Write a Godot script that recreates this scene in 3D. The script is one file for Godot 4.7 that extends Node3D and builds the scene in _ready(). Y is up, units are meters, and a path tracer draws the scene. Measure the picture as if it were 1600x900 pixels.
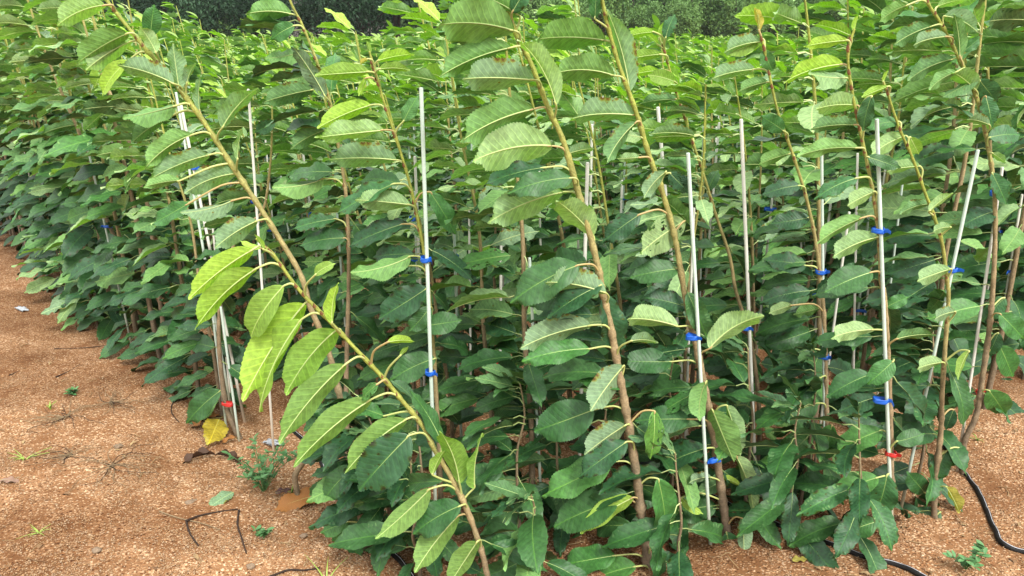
extends Node3D

# ------------------------------------------------------------------ camera
const CAM_H := 1.45
const PITCH := deg_to_rad(18.0)
const FOCAL := 1200.0          # focal length in pixels of the 1600 x 900 photograph
const ROW_DIR := Vector2(-0.67, 0.742)     # along a row, (x, forward)
const ROW_NRM := Vector2(0.742, 0.67)      # from row to row
const ROW_GAP := 0.47

var rng := RandomNumberGenerator.new()
var noise := FastNoiseLite.new()
var M := {}                    # plain materials
var tone := {}                 # tone -> list of [upper, lower]
var hero_leaf: Array = []
var hero_sheet: Array = []
var hero_young: Array = []
var hero_eaten: Array = []
var mid_sheet: Array = []
var mid_leaf: Array = []
var taken: Array = []          # bases of the saplings placed so far (x, forward)
var names := {}

func ray(px: float, py: float) -> Vector3:
	var u := (px - 800.0) / FOCAL
	var v := (py - 450.0) / FOCAL
	return Vector3(u, -v * cos(PITCH) - sin(PITCH), -(cos(PITCH) - v * sin(PITCH)))

func at(px: float, py: float, forward: float) -> Vector3:
	var r := ray(px, py)
	return Vector3(0, CAM_H, 0) + r * (forward / -r.z)

func on_ground(px: float, py: float) -> Vector3:
	var r := ray(px, py)
	var p := Vector3(0, CAM_H, 0) + r * (CAM_H / -r.y)
	p.y = height(p.x, p.z)
	return p

func seen_at(p: Vector3) -> Vector3:        # photo pixel and depth of a point
	var q := p - Vector3(0, CAM_H, 0)
	var z := -q.z * cos(PITCH) - q.y * sin(PITCH)
	var y := q.y * cos(PITCH) - q.z * sin(PITCH)
	if z < 0.05:
		return Vector3(-9999, -9999, z)
	return Vector3(800 + q.x / z * FOCAL, 450 - y / z * FOCAL, z)

func height(x: float, z: float) -> float:
	var h := noise.get_noise_2d(x * 1.0, z * 1.0) * 0.03 + noise.get_noise_2d(x * 5.0 + 40, z * 5.0) * 0.010 + noise.get_noise_2d(x * 19.0, z * 19.0 + 70) * 0.004
	return h

func rf(a: float, b: float) -> float:
	return rng.randf_range(a, b)

func lin(r: float, g: float, b: float) -> Color:
	return Color(r, g, b).linear_to_srgb()

# ------------------------------------------------------------------ nodes
func numbered(called: String) -> String:
	if not names.has(called):
		names[called] = 0
		return called
	names[called] += 1
	return "%s_%03d" % [called, names[called]]

func tag(o: Node, label: String, category: String, group := "", kind := "") -> Node:
	o.set_meta("label", label)
	if category:
		o.set_meta("category", category)
	if group:
		o.set_meta("group", group)
	if kind:
		o.set_meta("kind", kind)
	return o

func thing(called: String, where: Vector3, label: String, category: String, group := "") -> Node3D:
	var o := Node3D.new()
	o.name = numbered(called)
	o.position = where
	add_child(o)
	tag(o, label, category, group)
	return o

func put(called: String, mesh: Mesh, mat: Material, parent: Node, t := Transform3D()) -> MeshInstance3D:
	var o := MeshInstance3D.new()
	o.name = numbered(called) if parent == self else called
	o.mesh = mesh
	if mat:
		for i in mesh.get_surface_count():
			o.set_surface_override_material(i, mat)
	o.transform = t
	parent.add_child(o, true)
	return o

# ------------------------------------------------------------------ mesh helper
class Shape:
	var v := PackedVector3Array()
	var n := PackedVector3Array()
	var uv := PackedVector2Array()
	var c := PackedColorArray()
	var f := PackedInt32Array()
	func vert(p: Vector3, t := Vector2.ZERO, col := Color.WHITE) -> int:
		v.append(p)
		n.append(Vector3.ZERO)
		uv.append(t)
		c.append(col)
		return v.size() - 1
	# a, b, c run counter-clockwise seen from the side that faces out
	func tri(a: int, b: int, d: int) -> void:
		f.append(a)
		f.append(d)
		f.append(b)
		var k := (v[b] - v[a]).cross(v[d] - v[a])
		n[a] += k
		n[b] += k
		n[d] += k
	func quad(a: int, b: int, d: int, e: int) -> void:
		tri(a, b, d)
		tri(a, d, e)
	func surface(m: ArrayMesh = null) -> ArrayMesh:
		if m == null:
			m = ArrayMesh.new()
		for i in n.size():
			n[i] = n[i].normalized() if n[i].length_squared() > 1e-20 else Vector3.UP
		var a := []
		a.resize(Mesh.ARRAY_MAX)
		a[Mesh.ARRAY_VERTEX] = v
		a[Mesh.ARRAY_NORMAL] = n
		a[Mesh.ARRAY_TEX_UV] = uv
		a[Mesh.ARRAY_COLOR] = c
		a[Mesh.ARRAY_INDEX] = f
		m.add_surface_from_arrays(Mesh.PRIMITIVE_TRIANGLES, a)
		return m

func tube(s: Shape, pts: PackedVector3Array, radii: PackedFloat32Array, sides: int, cols: PackedColorArray = PackedColorArray(), cap := true) -> void:
	var side := Vector3.RIGHT
	var rings := []
	var run := 0.0
	for i in pts.size():
		var d := (pts[mini(i + 1, pts.size() - 1)] - pts[maxi(i - 1, 0)]).normalized()
		side = (side - d * side.dot(d))
		if side.length() < 0.05:
			side = d.cross(Vector3(0.3, 0.2, 0.9))
		side = side.normalized()
		var up := d.cross(side)
		if i > 0:
			run += pts[i].distance_to(pts[i - 1])
		var ring := []
		for k in sides:
			var a := TAU * k / sides
			ring.append(s.vert(pts[i] + (side * cos(a) + up * sin(a)) * radii[i], Vector2(float(k) / sides, run * 6.0), cols[i] if cols.size() else Color.WHITE))
		rings.append(ring)
	for i in rings.size() - 1:
		for k in sides:
			var k2 := (k + 1) % sides
			s.quad(rings[i][k], rings[i][k2], rings[i + 1][k2], rings[i + 1][k])
	if cap:
		for e in [0, rings.size() - 1]:
			var m := s.vert(pts[e], Vector2.ZERO, cols[e] if cols.size() else Color.WHITE)
			for k in sides:
				var k2 := (k + 1) % sides
				if e == 0:
					s.tri(m, rings[e][k2], rings[e][k])
				else:
					s.tri(m, rings[e][k], rings[e][k2])

func smooth_path(p: PackedVector3Array, per: int) -> PackedVector3Array:
	var out := PackedVector3Array()
	for i in p.size() - 1:
		var a := p[maxi(i - 1, 0)]
		var d := p[mini(i + 2, p.size() - 1)]
		for k in per:
			out.append(p[i].cubic_interpolate(p[i + 1], a, d, float(k) / per))
	out.append(p[p.size() - 1])
	return out

# ------------------------------------------------------------------ leaves
func half_width(s: float) -> float:
	var w := pow(maxf(s, 0.0), 0.62) * pow(maxf(1.0 - s, 0.0), 0.72) * 0.58
	if s > 0.84:
		w *= 1.0 - 0.50 * sin((s - 0.84) / 0.16 * PI)
	return w

# A blade of length 1 along +y whose upper face looks to +z: surface 0 the upper side, surface 1 the paler underside (with the petiole).
func blade(rows: int, half: int, p: Dictionary) -> ArrayMesh:
	var up := Shape.new()
	var low := Shape.new()
	var arch: float = p.get("arch", 0.4)
	var fold: float = p.get("fold", 0.25)
	var wave: float = p.get("wave", 0.03)
	var twist: float = p.get("twist", 0.0)
	var phase: float = p.get("phase", 0.0)
	var teeth: float = p.get("teeth", 0.0)
	var side: float = p.get("side", 0.0)
	var thick := 0.0045
	var c := Vector3.ZERO
	var holes: Array = p.get("holes", [])
	for i in rows + 1:
		var s := float(i) / rows
		var th := -arch * (s - 0.25)
		var bend := side * (s - 0.3)
		if i > 0:
			c += Vector3(sin(bend) * cos(th), cos(bend) * cos(th), sin(th)) / rows
		var nrm := Vector3(0, -sin(th), cos(th))
		var w := half_width(s)
		var x := Vector3(cos(twist * s), 0, 0) + nrm * sin(twist * s)
		var n2 := nrm * cos(twist * s) - Vector3(sin(twist * s), 0, 0)
		var open := fold * (1.0 - 0.5 * s)
		for j in range(-half, half + 1):
			var t := float(j) / half
			var wj := w
			var shift := 0.0
			if absf(t) > 0.99 and teeth > 0.0 and i > 1 and i < rows - 1:
				wj += teeth * (1.0 if i % 2 == 1 else -0.5)
				shift = teeth * (0.9 if i % 2 == 1 else 0.0)
			var lift := absf(t) * wj * sin(open) + wave * sin(s * TAU * 2.3 + phase + (1.7 if t > 0 else 0.0)) * t * t * minf(1.0, s * 4.0) - wave * 0.6 * t * t
			var pt := c + x * (t * wj * cos(open)) + n2 * lift + Vector3(0, shift, 0)
			var uv := Vector2(0.5 + t * wj / 0.62, 0.02 + s * 0.96)
			up.vert(pt + n2 * thick * 0.5, uv)
			low.vert(pt - n2 * thick * 0.5, uv)
	var per := half * 2 + 1
	for i in rows:
		for j in half * 2:
			var gone := false
			for h in holes:
				var d := Vector2((float(j) + 0.5) / half - 1.0, (i + 0.5) / rows * 2.2) - Vector2(h.x, h.y * 2.2)
				if d.length() < h.z:
					gone = true
			if gone:
				continue
			var a := i * per + j
			up.quad(a, a + 1, a + per + 1, a + per)
			low.quad(a + 1, a, a + per, a + per + 1)
	# midrib: a ridge on the underside
	var rib := PackedVector3Array()
	var rr := PackedFloat32Array()
	for i in range(0, rows + 1, maxi(1, rows / 8)):
		rib.append(low.v[i * per + half])
		rr.append(lerpf(0.011, 0.003, float(i) / rows))
	if p.has("petiole"):
		var pl: float = p.petiole
		rib.insert(0, rib[0] + Vector3(0, -pl * 0.5, pl * 0.10))
		rr.insert(0, 0.012)
		rib.insert(0, rib[0] + Vector3(0, -pl * 0.5, -pl * 0.22))
		rr.insert(0, 0.014)
	var third := Shape.new()
	tube(third, rib, rr, 4 if rows > 20 else 3, PackedColorArray(), false)
	if p.get("single", false):     # a thin young blade: light comes through it
		var one := low.surface()
		third.surface(one)
		return one
	var m := up.surface()
	low.surface(m)
	third.surface(m)
	return m

func leaf_material(tex: Texture2D, hgt: Texture2D, col: Color, rough: float, back: float, relief: float, spec := 0.5) -> StandardMaterial3D:
	var m := StandardMaterial3D.new()
	m.albedo_texture = tex
	m.albedo_color = col
	m.roughness = rough
	m.metallic_specular = spec
	m.heightmap_enabled = hgt != null
	m.heightmap_texture = hgt
	m.heightmap_scale = relief
	m.backlight_enabled = true
	m.backlight = Color(back * 0.8, back, back * 0.35)
	m.cull_mode = BaseMaterial3D.CULL_DISABLED
	return m

# Veins and relief of a blade: x across (0.62 of the length), y along it.
func leaf_images(under: bool, seed_: int, spots := 0) -> Array:
	var W := 160
	var H := 320
	var n := FastNoiseLite.new()
	n.seed = seed_
	n.frequency = 0.035
	var col := Image.create(W, H, false, Image.FORMAT_RGB8)
	var hg := Image.create(W, H, false, Image.FORMAT_RGB8)
	for y in H:
		var s := (float(y) / H - 0.02) / 0.96
		for x in W:
			var t := (float(x) / W - 0.5) * 0.62
			var a := absf(t)
			var sgn := 1.0 if t > 0 else -1.0
			var q := s - a * 0.95 + a * a * 0.9 + (0.018 if sgn > 0 else 0.0) + n.get_noise_2d(x * 0.6, y * 0.6) * 0.012
			var k := q * 12.5
			var fr := absf(k - roundf(k)) / 12.5
			var vein := exp(-pow(fr / 0.0062, 2.0)) * clampf(1.15 - a * 3.2, 0.25, 1.0)
			var bulge := sin(PI * (k - floorf(k)))
			var k2 := (t * 42.0 + s * 9.0) * 1.0
			var k3 := s * 60.0 - a * 22.0 * sgn
			var fine := (1.0 - absf(sin(k2 * 1.9 + n.get_noise_2d(x, y) * 3.0))) * (1.0 - absf(sin(k3 + n.get_noise_2d(y, x) * 2.0)))
			var mid := exp(-pow(a / 0.010, 2.0))
			var mott := n.get_noise_2d(x * 1.1 + 300, y * 1.1)
			var g := n.get_noise_2d(x * 9.0, y * 9.0)
			var r: Color
			if under:
				r = Color(0.74, 0.75, 0.72) * (1.0 + mott * 0.16 + g * 0.07)
				r = r.lerp(Color(0.96, 0.97, 0.86), clampf(vein * 0.62 + mid * 0.9 + fine * 0.16 - bulge * 0.05, 0, 1))
			else:
				r = Color(0.74, 0.76, 0.72) * (1.0 + mott * 0.20 + g * 0.08)
				r = r.lerp(Color(0.98, 1.0, 0.72), clampf(vein * 0.32 + mid * 0.8, 0, 1))
				r = r.lerp(Color(0.62, 0.66, 0.60), fine * 0.22)
			col.set_pixel(x, y, r)
			var h := 0.5 + bulge * 0.22 + mott * 0.10 + g * 0.04 - vein * 0.12 - mid * 0.3
			if under:
				h = 0.5 - bulge * 0.2 + vein * 0.16 + mid * 0.2 + fine * 0.08 + g * 0.05
			hg.set_pixel(x, y, Color(h, h, h))
	for i in spots:                # small brown spots and scorched edges
		var edge := i % 3 == 0
		var v := rng.randi_range(20, H - 20)
		var c := Vector2(rf(0.15, 0.85) * W, v)
		if edge:
			c.x = W * (0.5 + (half_width(float(v) / H) / 0.62 - 0.01) * (1.0 if rng.randf() < 0.5 else -1.0))
		var r := rf(5, 14) if edge else rf(1.5, 4.5)
		for dy in range(-16, 17):
			for dx in range(-16, 17):
				var d := Vector2(dx, dy * 0.7).length() / (r * (1.0 + 0.5 * n.get_noise_2d(dx * 6 + i * 40, dy * 6)))
				var x := int(c.x) + dx
				var y := int(c.y) + dy
				if d < 1.0 and x >= 0 and x < W and y >= 0 and y < H:
					col.set_pixel(x, y, Color(0.62, 0.40, 0.26).lerp(Color(0.85, 0.80, 0.45), clampf(d * 1.3 - 0.4, 0, 1)))
	return [ImageTexture.create_from_image(col), ImageTexture.create_from_image(hg)]

func make_leaves() -> void:
	var u := leaf_images(false, 11)
	var l := leaf_images(true, 23)
	var u2 := leaf_images(false, 37, 13)
	var l2 := leaf_images(true, 41, 10)
	var table := {
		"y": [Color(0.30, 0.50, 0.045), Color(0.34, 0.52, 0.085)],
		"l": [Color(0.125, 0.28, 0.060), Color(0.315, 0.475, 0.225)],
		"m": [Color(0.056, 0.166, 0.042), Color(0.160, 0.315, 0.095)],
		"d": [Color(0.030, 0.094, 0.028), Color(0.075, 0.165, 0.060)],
		"g": [Color(0.20, 0.38, 0.050), Color(0.275, 0.465, 0.100)],
		"o": [Color(0.55, 0.40, 0.05), Color(0.50, 0.42, 0.10)],
	}
	for k in table:
		tone[k] = []
		for v in 3:
			var f := [1.0, 0.82, 1.16][v] as float
			var a: Color = table[k][0] * f
			var b: Color = table[k][1] * f
			if v == 1:
				a.b *= 1.35
				b.b *= 1.25
			if v == 2:
				a.r *= 1.15
				b.r *= 1.06
			# the images hold about 0.75 (sRGB), 0.52 in linear light
			var back := 0.85 if k in ["y", "l", "o", "g"] else (0.6 if k == "m" else 0.4)
			tone[k].append([
				leaf_material((u2 if v == 1 and not k in ["y", "g"] else u)[0], (u2 if v == 1 else u)[1], lin(minf(a.r * 1.75, 1), minf(a.g * 1.75, 1), minf(a.b * 1.75, 1)), 0.47 if k != "y" else 0.5, back, 0.12, 0.4),
				leaf_material((l2 if v == 1 and not k in ["y", "g"] else l)[0], (l2 if v == 1 else l)[1], lin(minf(b.r * 1.55, 1), minf(b.g * 1.55, 1), minf(b.b * 1.55, 1)), 0.62, back, 0.13, 0.4)])
	M.petiole = plain(Color(0.42, 0.46, 0.15), 0.55)
	M.rib = plain(Color(0.46, 0.55, 0.22), 0.55)
	M.rib_dark = plain(Color(0.24, 0.31, 0.10), 0.55)
	M.petiole_red = plain(Color(0.40, 0.30, 0.12), 0.55)
	for i in 14:
		hero_leaf.append(blade(54, 3, {"arch": rf(0.1, 0.75), "fold": rf(0.05, 0.5), "wave": rf(0.015, 0.045), "twist": rf(-0.4, 0.4), "phase": rf(0, 6), "teeth": 0.0095, "side": rf(-0.25, 0.25)}))
	for i in 14:
		hero_young.append(blade(54, 3, {"single": true, "arch": rf(0.2, 0.9), "fold": rf(0.35, 0.7), "wave": rf(0.01, 0.025), "twist": rf(-0.3, 0.3), "phase": rf(0, 6), "teeth": 0.0045, "side": rf(-0.3, 0.3)}))
		hero_sheet.append(blade(54, 3, {"single": true, "arch": rf(0.15, 0.9), "fold": rf(0.55, 1.0), "wave": rf(0.015, 0.045), "twist": rf(-0.4, 0.4), "phase": rf(0, 6), "teeth": 0.0095, "side": rf(-0.25, 0.25)}))
		mid_sheet.append(blade(20, 2, {"single": true, "arch": rf(0.1, 0.9), "fold": rf(0.2, 0.85), "wave": rf(0.015, 0.05), "twist": rf(-0.6, 0.6), "phase": rf(0, 6), "teeth": 0.010, "side": rf(-0.3, 0.3), "petiole": 0.24}))
	for i in 3:
		var hs := []
		for k in 16:
			hs.append(Vector3(rf(-0.95, 0.95), rf(0.1, 0.85), rf(0.03, 0.10)))
		hero_eaten.append(blade(54, 10, {"arch": rf(0.2, 0.5), "fold": 0.15, "wave": 0.03, "twist": rf(-0.3, 0.3), "phase": rf(0, 6), "teeth": 0.0095, "holes": hs}))
	for i in 14:
		mid_leaf.append(blade(20, 2, {"arch": rf(0.15, 1.0), "fold": rf(0.1, 0.7), "wave": rf(0.015, 0.05), "twist": rf(-0.6, 0.6), "phase": rf(0, 6), "teeth": 0.010, "side": rf(-0.3, 0.3), "petiole": 0.24}))

func dress(o: MeshInstance3D, code: String) -> void:
	var set_: Array = tone[code][rng.randi() % 3]
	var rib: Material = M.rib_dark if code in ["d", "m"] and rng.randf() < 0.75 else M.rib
	if o.mesh.get_surface_count() == 2:
		o.set_surface_override_material(0, set_[1])
		o.set_surface_override_material(1, rib)
		return
	o.set_surface_override_material(0, set_[0])
	o.set_surface_override_material(1, set_[1])
	if o.mesh.get_surface_count() > 2:
		o.set_surface_override_material(2, rib)

func plain(c: Color, rough: float, spec := 0.5) -> StandardMaterial3D:
	var m := StandardMaterial3D.new()
	m.albedo_color = lin(c.r, c.g, c.b)
	m.roughness = rough
	m.metallic_specular = spec
	return m

# ------------------------------------------------------------------ stems
# bark colours from the ground up: brown-grey wood, tan, then green-yellow shoot
func bark(f: float, green_from: float) -> Color:
	var wood := Color(0.235, 0.18, 0.13)
	var tan_ := Color(0.44, 0.335, 0.18)
	var shoot := Color(0.37, 0.41, 0.075)
	var c := wood.lerp(tan_, clampf(f / maxf(green_from, 0.01), 0, 1))
	return c.lerp(shoot, smoothstep(green_from * 0.75, minf(green_from + 0.35, 1.2), f))

func stem_mesh(path: PackedVector3Array, r0: float, r1: float, sides: int, green_from: float, nodes: Array = []) -> ArrayMesh:
	var s := Shape.new()
	var total := 0.0
	for i in path.size() - 1:
		total += path[i].distance_to(path[i + 1])
	var radii := PackedFloat32Array()
	var cols := PackedColorArray()
	var run := 0.0
	for i in path.size():
		if i > 0:
			run += path[i].distance_to(path[i - 1])
		var f := run / total
		var r := lerpf(r0, r1, pow(f, 0.85)) * (1.0 + 0.05 * sin(i * 2.4) + 0.04 * sin(i * 5.1))
		for k in nodes:
			r += 0.26 * lerpf(r0, r1, f) * exp(-pow((path[i] - k).length() / 0.010, 2.0))
		radii.append(r)
		cols.append(bark(f, green_from) * (0.92 + 0.16 * rng.randf()))
	tube(s, path, radii, sides, cols)
	for k in nodes:             # buds in the axils
		var b := Shape.new()
		var p: Vector3 = k
		var bp := PackedVector3Array([p + Vector3(0, 0.0, 0), p + Vector3(-0.004, 0.006, 0.003), p + Vector3(-0.005, 0.013, 0.004)])
		tube(s, bp, PackedFloat32Array([0.0046, 0.0044, 0.0008]), 5, PackedColorArray([Color(0.30, 0.14, 0.06), Color(0.30, 0.14, 0.06), Color(0.2, 0.09, 0.04)]))
	return s.surface()

func nearest(path: PackedVector3Array, p: Vector3) -> Vector3:
	var best := path[0]
	for q in path:
		if q.distance_squared_to(p) < best.distance_squared_to(p):
			best = q
	return best

# A sapling traced from the photograph: its stem stands at one distance, each leaf is [code, base x, y, tip x, y, width] in photo pixels;
# code: U or L (which side shows) + tone letter (+ e: eaten)
func hero(label: String, D: float, stem: Array, r0: float, r1: float, green_from: float, leaves: Array, fill: Array = [], lean := 0.0) -> Node3D:
	var pts := PackedVector3Array()
	for i in stem.size():
		pts.append(at(stem[i][0], stem[i][1], D + lean * i / float(stem.size() - 1)))
	var foot := pts[0]
	if foot.y > height(foot.x, foot.z) - 0.01:
		var d := (pts[0] - pts[1]).normalized()
		var reach := (foot.y - height(foot.x, foot.z) + 0.03)
		pts.insert(0, foot + Vector3(d.x * 0.5, -1, d.z * 0.5) * reach)
		if reach > 0.12:
			pts.insert(1, foot + Vector3(d.x * 0.35, -0.5, d.z * 0.35) * reach)
	var path := smooth_path(pts, 12)
	var base := Vector3(path[0].x, 0.0, path[0].z)
	taken.append(Vector2(base.x, -base.z))
	var t := thing("cherry_sapling", base, label, "sapling", "cherry saplings in the nursery rows")
	for i in path.size():
		path[i] -= base
	var joints := []
	var made := []
	for a in leaves:
		var code: String = a[0]
		var d0 := D + lean * 0.5 + rf(-0.03, 0.03)
		var p0 := at(a[1], a[2], d0) - base
		var join := nearest(path, p0 + Vector3(0, -0.03, 0))
		p0.z = join.z + rf(-0.02, 0.05)
		p0 = at(a[1], a[2], -(p0.z + base.z)) - base
		var flat := Vector2(a[3] - a[1], a[4] - a[2]).length()
		var scale_ := flat / FOCAL * D
		var p1 := at(a[3], a[4], -(p0.z + base.z) + rf(-0.30, 0.14) * scale_ * (0.5 if code[1] == "y" else 1.0)) - base
		var axis := (p1 - p0).normalized()
		var length := p0.distance_to(p1)
		var eye := (Vector3(0, CAM_H, 0) - base - (p0 + p1) * 0.5).normalized()
		var e := (eye - axis * eye.dot(axis)).normalized()
		var k := axis.cross(e)
		if k.y < 0:
			k = -k
		if code[0] == "L" and rng.randf() < 0.12:      # turned over by the wind: the underside looks up
			k = -k
		var wide: float = a[5] / (flat * 0.50)
		var xs := clampf(wide * 1.12, 0.86, 1.3)
		var co := clampf(wide / xs, 0.18, 1.0)
		if code[0] == "L" and wide > 0.42:      # a folded blade: its upper half faces the eye, the midrib runs low
			var turn := rf(0.45, 0.75)
			co = cos(turn)
			xs = clampf(wide / 0.72, 0.58, 0.80 if code[1] == "y" else (1.0 if code[1] == "g" else 1.35))
		var n := (e * (co if code[0] == "U" else -co) + k * sqrt(1.0 - co * co)).normalized()
		var x := axis.cross(n).normalized()
		var b := Basis(x * length * xs, axis * length, n * length)
		var eaten := code.length() > 2
		var o := put("leaf", hero_eaten[rng.randi() % 3] if eaten else (hero_young if code[1] in ["y", "g"] else hero_sheet if code[0] == "L" else hero_leaf)[rng.randi() % 14], null, t, Transform3D(b, p0))
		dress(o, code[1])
		made.append([o, join, p0, axis, length, code[1]])
		joints.append(join)
	for a in made:
		var o: MeshInstance3D = a[0]
		var s := Shape.new()
		var gap: float = a[1].distance_to(a[2])
		var mid: Vector3 = (a[1] + a[2]) * 0.5 - a[3] * gap * 0.12 + Vector3(0, 0.05 * gap + 0.004, 0)
		var pp := smooth_path(PackedVector3Array([a[1], mid, a[2], a[2] + a[3] * a[4] * 0.06]), 4)
		var rr := PackedFloat32Array()
		for i in pp.size():
			rr.append(lerpf(0.0030, 0.0021, float(i) / pp.size()))
		tube(s, pp, rr, 6)
		put("petiole", s.surface(), M.petiole if rng.randf() < 0.75 else M.petiole_red, o, o.transform.affine_inverse())
	# more leaves along the parts of the stem where the photograph shows them crowded
	for band in fill:
		for i in int(band[2]):
			var f: float = lerpf(band[0], band[1], (i + rng.randf()) / band[2])
			var q := path[clampi(int(f * path.size()), 0, path.size() - 1)]
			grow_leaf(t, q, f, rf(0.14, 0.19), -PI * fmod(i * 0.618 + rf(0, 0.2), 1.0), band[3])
	put("stem", stem_mesh(path, r0 * 0.88, r1 * 0.78, 10, green_from, joints), M.bark, t)
	return t

# One leaf of a sapling, blown to the left by the wind; f: how far up the stem it sits
func grow_leaf(t: Node3D, p: Vector3, f: float, size: float, around: float, code: String) -> void:
	var r := Vector3(cos(around), 0, sin(around))
	var blow := 0.25 + 0.75 * f
	var dir := (r * (0.85 - 0.35 * f) + Vector3(-1, 0, 0.05) * blow + Vector3(0, lerpf(-0.42, 0.20, f) + rf(-0.17, 0.17), 0) + Vector3(rf(-0.2, 0.2), 0, rf(-0.2, 0.2))).normalized()
	var tilt := lerpf(0.75, -0.50, smoothstep(0.40, 0.80, f)) + rf(-0.45, 0.45)
	var n := (Vector3(rf(-0.45, 0.45), 1.0, tilt)).normalized()
	n = (n - dir * n.dot(dir)).normalized()
	var b := Basis(dir.cross(n) * size * rf(0.70, 0.98), dir * size, n * size)
	var o := put("leaf", hero_eaten[rng.randi() % 3] if rng.randf() < 0.02 and code in ["m", "d"] else (mid_sheet if code in ["l", "y"] or (code == "m" and rng.randf() < 0.5) else mid_leaf)[rng.randi() % 14], null, t, Transform3D(b, p + dir * size * 0.22))
	dress(o, code)

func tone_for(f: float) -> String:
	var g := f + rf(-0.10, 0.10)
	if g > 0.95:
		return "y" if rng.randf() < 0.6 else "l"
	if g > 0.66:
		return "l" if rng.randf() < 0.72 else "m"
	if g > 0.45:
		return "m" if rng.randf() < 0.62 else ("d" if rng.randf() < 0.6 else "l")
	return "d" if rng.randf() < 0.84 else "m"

# A sapling of the rows with its leaves as parts
func make_sapling(h: float, leaves: int, shade := "") -> Node3D:
	var t := Node3D.new()
	t.name = "cherry_sapling"
	var lean := Vector3(rf(-0.16, 0.02), 0, rf(-0.06, 0.06)) * h
	var p := PackedVector3Array([Vector3(0, -0.05, 0)])
	for i in range(1, 6):
		var f := i / 5.0
		p.append(Vector3(0, h * f, 0) + lean * f * f + Vector3(rf(-0.012, 0.012), 0, rf(-0.012, 0.012)))
	var path := smooth_path(p, 5)
	put("stem", stem_mesh(path, rf(0.0095, 0.012) * (0.6 if shade else 1.0), 0.0032 * (0.7 if shade else 1.0), 6, 1.5 if shade else rf(0.45, 0.75)), M.bark, t)
	for i in leaves:
		var f := lerpf(0.05, 1.0, pow((i + 0.5) / leaves, 1.22))
		var q := path[clampi(int(f * (path.size() - 1)), 0, path.size() - 1)]
		var size := rf(0.145, 0.205) * (1.0 - 0.45 * smoothstep(0.9, 1.0, f)) * (0.8 + 0.2 * minf(1.0, f * 3.0))
		var round_ := i * 2.4 + rf(-0.3, 0.3)
		if sin(round_) > 0.25 and rng.randf() < 0.6 and shade == "":
			round_ = -round_
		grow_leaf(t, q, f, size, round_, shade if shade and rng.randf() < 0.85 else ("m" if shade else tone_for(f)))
	for i in (4 if shade else 6):                 # the young leaves that stand round the tip
		var q := path[path.size() - 1 - i % 3]
		var a := i * 2.4
		var dir := Vector3(cos(a) * 0.5 - 0.95, rf(0.1, 0.8), sin(a) * 0.6).normalized()
		var n := (Vector3(rf(-0.3, 0.6), 0.9, rf(-0.9, 0.6)))
		n = (n - dir * n.dot(dir)).normalized()
		var L := rf(0.07, 0.135)
		dress(put("leaf", mid_sheet[rng.randi() % 14], null, t, Transform3D(Basis(dir.cross(n) * L * 0.9, dir * L, n * L), q + dir * L * 0.2)), shade if shade else ("y" if i < 4 else "l"))
	return t

# The same plant as two meshes, for those deep in the field
func make_far_sapling(h: float, leaves: int, simple: bool) -> Array:
	var t := make_sapling(h, leaves)
	var up := Shape.new()
	var low := Shape.new()
	var wood := Shape.new()
	var path := PackedVector3Array()
	for i in 5:
		path.append(Vector3(0, h * i / 4.0 - 0.03, 0))
	for c in t.get_children():
		if c.name.begins_with("stem"):
			continue
		var o: MeshInstance3D = c
		var m: StandardMaterial3D = o.get_surface_override_material(0)
		var sheet := o.mesh.get_surface_count() == 2
		var m2: StandardMaterial3D = m if sheet else o.get_surface_override_material(1)
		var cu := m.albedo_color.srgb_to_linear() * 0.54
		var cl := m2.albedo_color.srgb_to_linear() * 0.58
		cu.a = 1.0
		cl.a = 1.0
		var arch := rf(0.1, 0.3)
		for side in (1 if sheet else 2):
			var s: Shape = up if side == 0 else low
			var off := 0.004 if side == 0 else -0.004
			var cc := cu if side == 0 else cl
			var rows := 4
			var first := s.v.size()
			for i in rows + 1:
				var f := float(i) / rows
				var w := half_width(clampf(f, 0.03, 0.985))
				for j in [-1, 0, 1]:
					s.vert(o.transform * Vector3(j * w, f, -arch * f * f + absf(j) * w * 0.3 + off), Vector2(0.5 + j * w / 0.62, f), cc)
			for i in rows:
				for j in 2:
					var a := first + i * 3 + j
					if side == 0:
						s.quad(a, a + 1, a + 4, a + 3)
					else:
						s.quad(a + 1, a, a + 3, a + 4)
	var lean: Vector3 = Vector3.ZERO
	var radii := PackedFloat32Array([0.011, 0.009, 0.007, 0.005, 0.003])
	var cols := PackedColorArray()
	for i in 5:
		cols.append(bark(i / 4.0, 0.6))
	for c in t.get_children():
		if c.name.begins_with("stem"):
			var arr: Array = c.mesh.surface_get_arrays(0)
			var b := wood.v.size()
			for i in arr[Mesh.ARRAY_VERTEX].size():
				wood.vert(arr[Mesh.ARRAY_VERTEX][i], arr[Mesh.ARRAY_TEX_UV][i], arr[Mesh.ARRAY_COLOR][i])
			var ix: PackedInt32Array = arr[Mesh.ARRAY_INDEX]
			for i in range(0, ix.size(), 3):
				wood.tri(b + ix[i], b + ix[i + 2], b + ix[i + 1])
	t.free()
	var foliage := up.surface()
	low.surface(foliage)
	return [wood.surface(), foliage]

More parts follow.
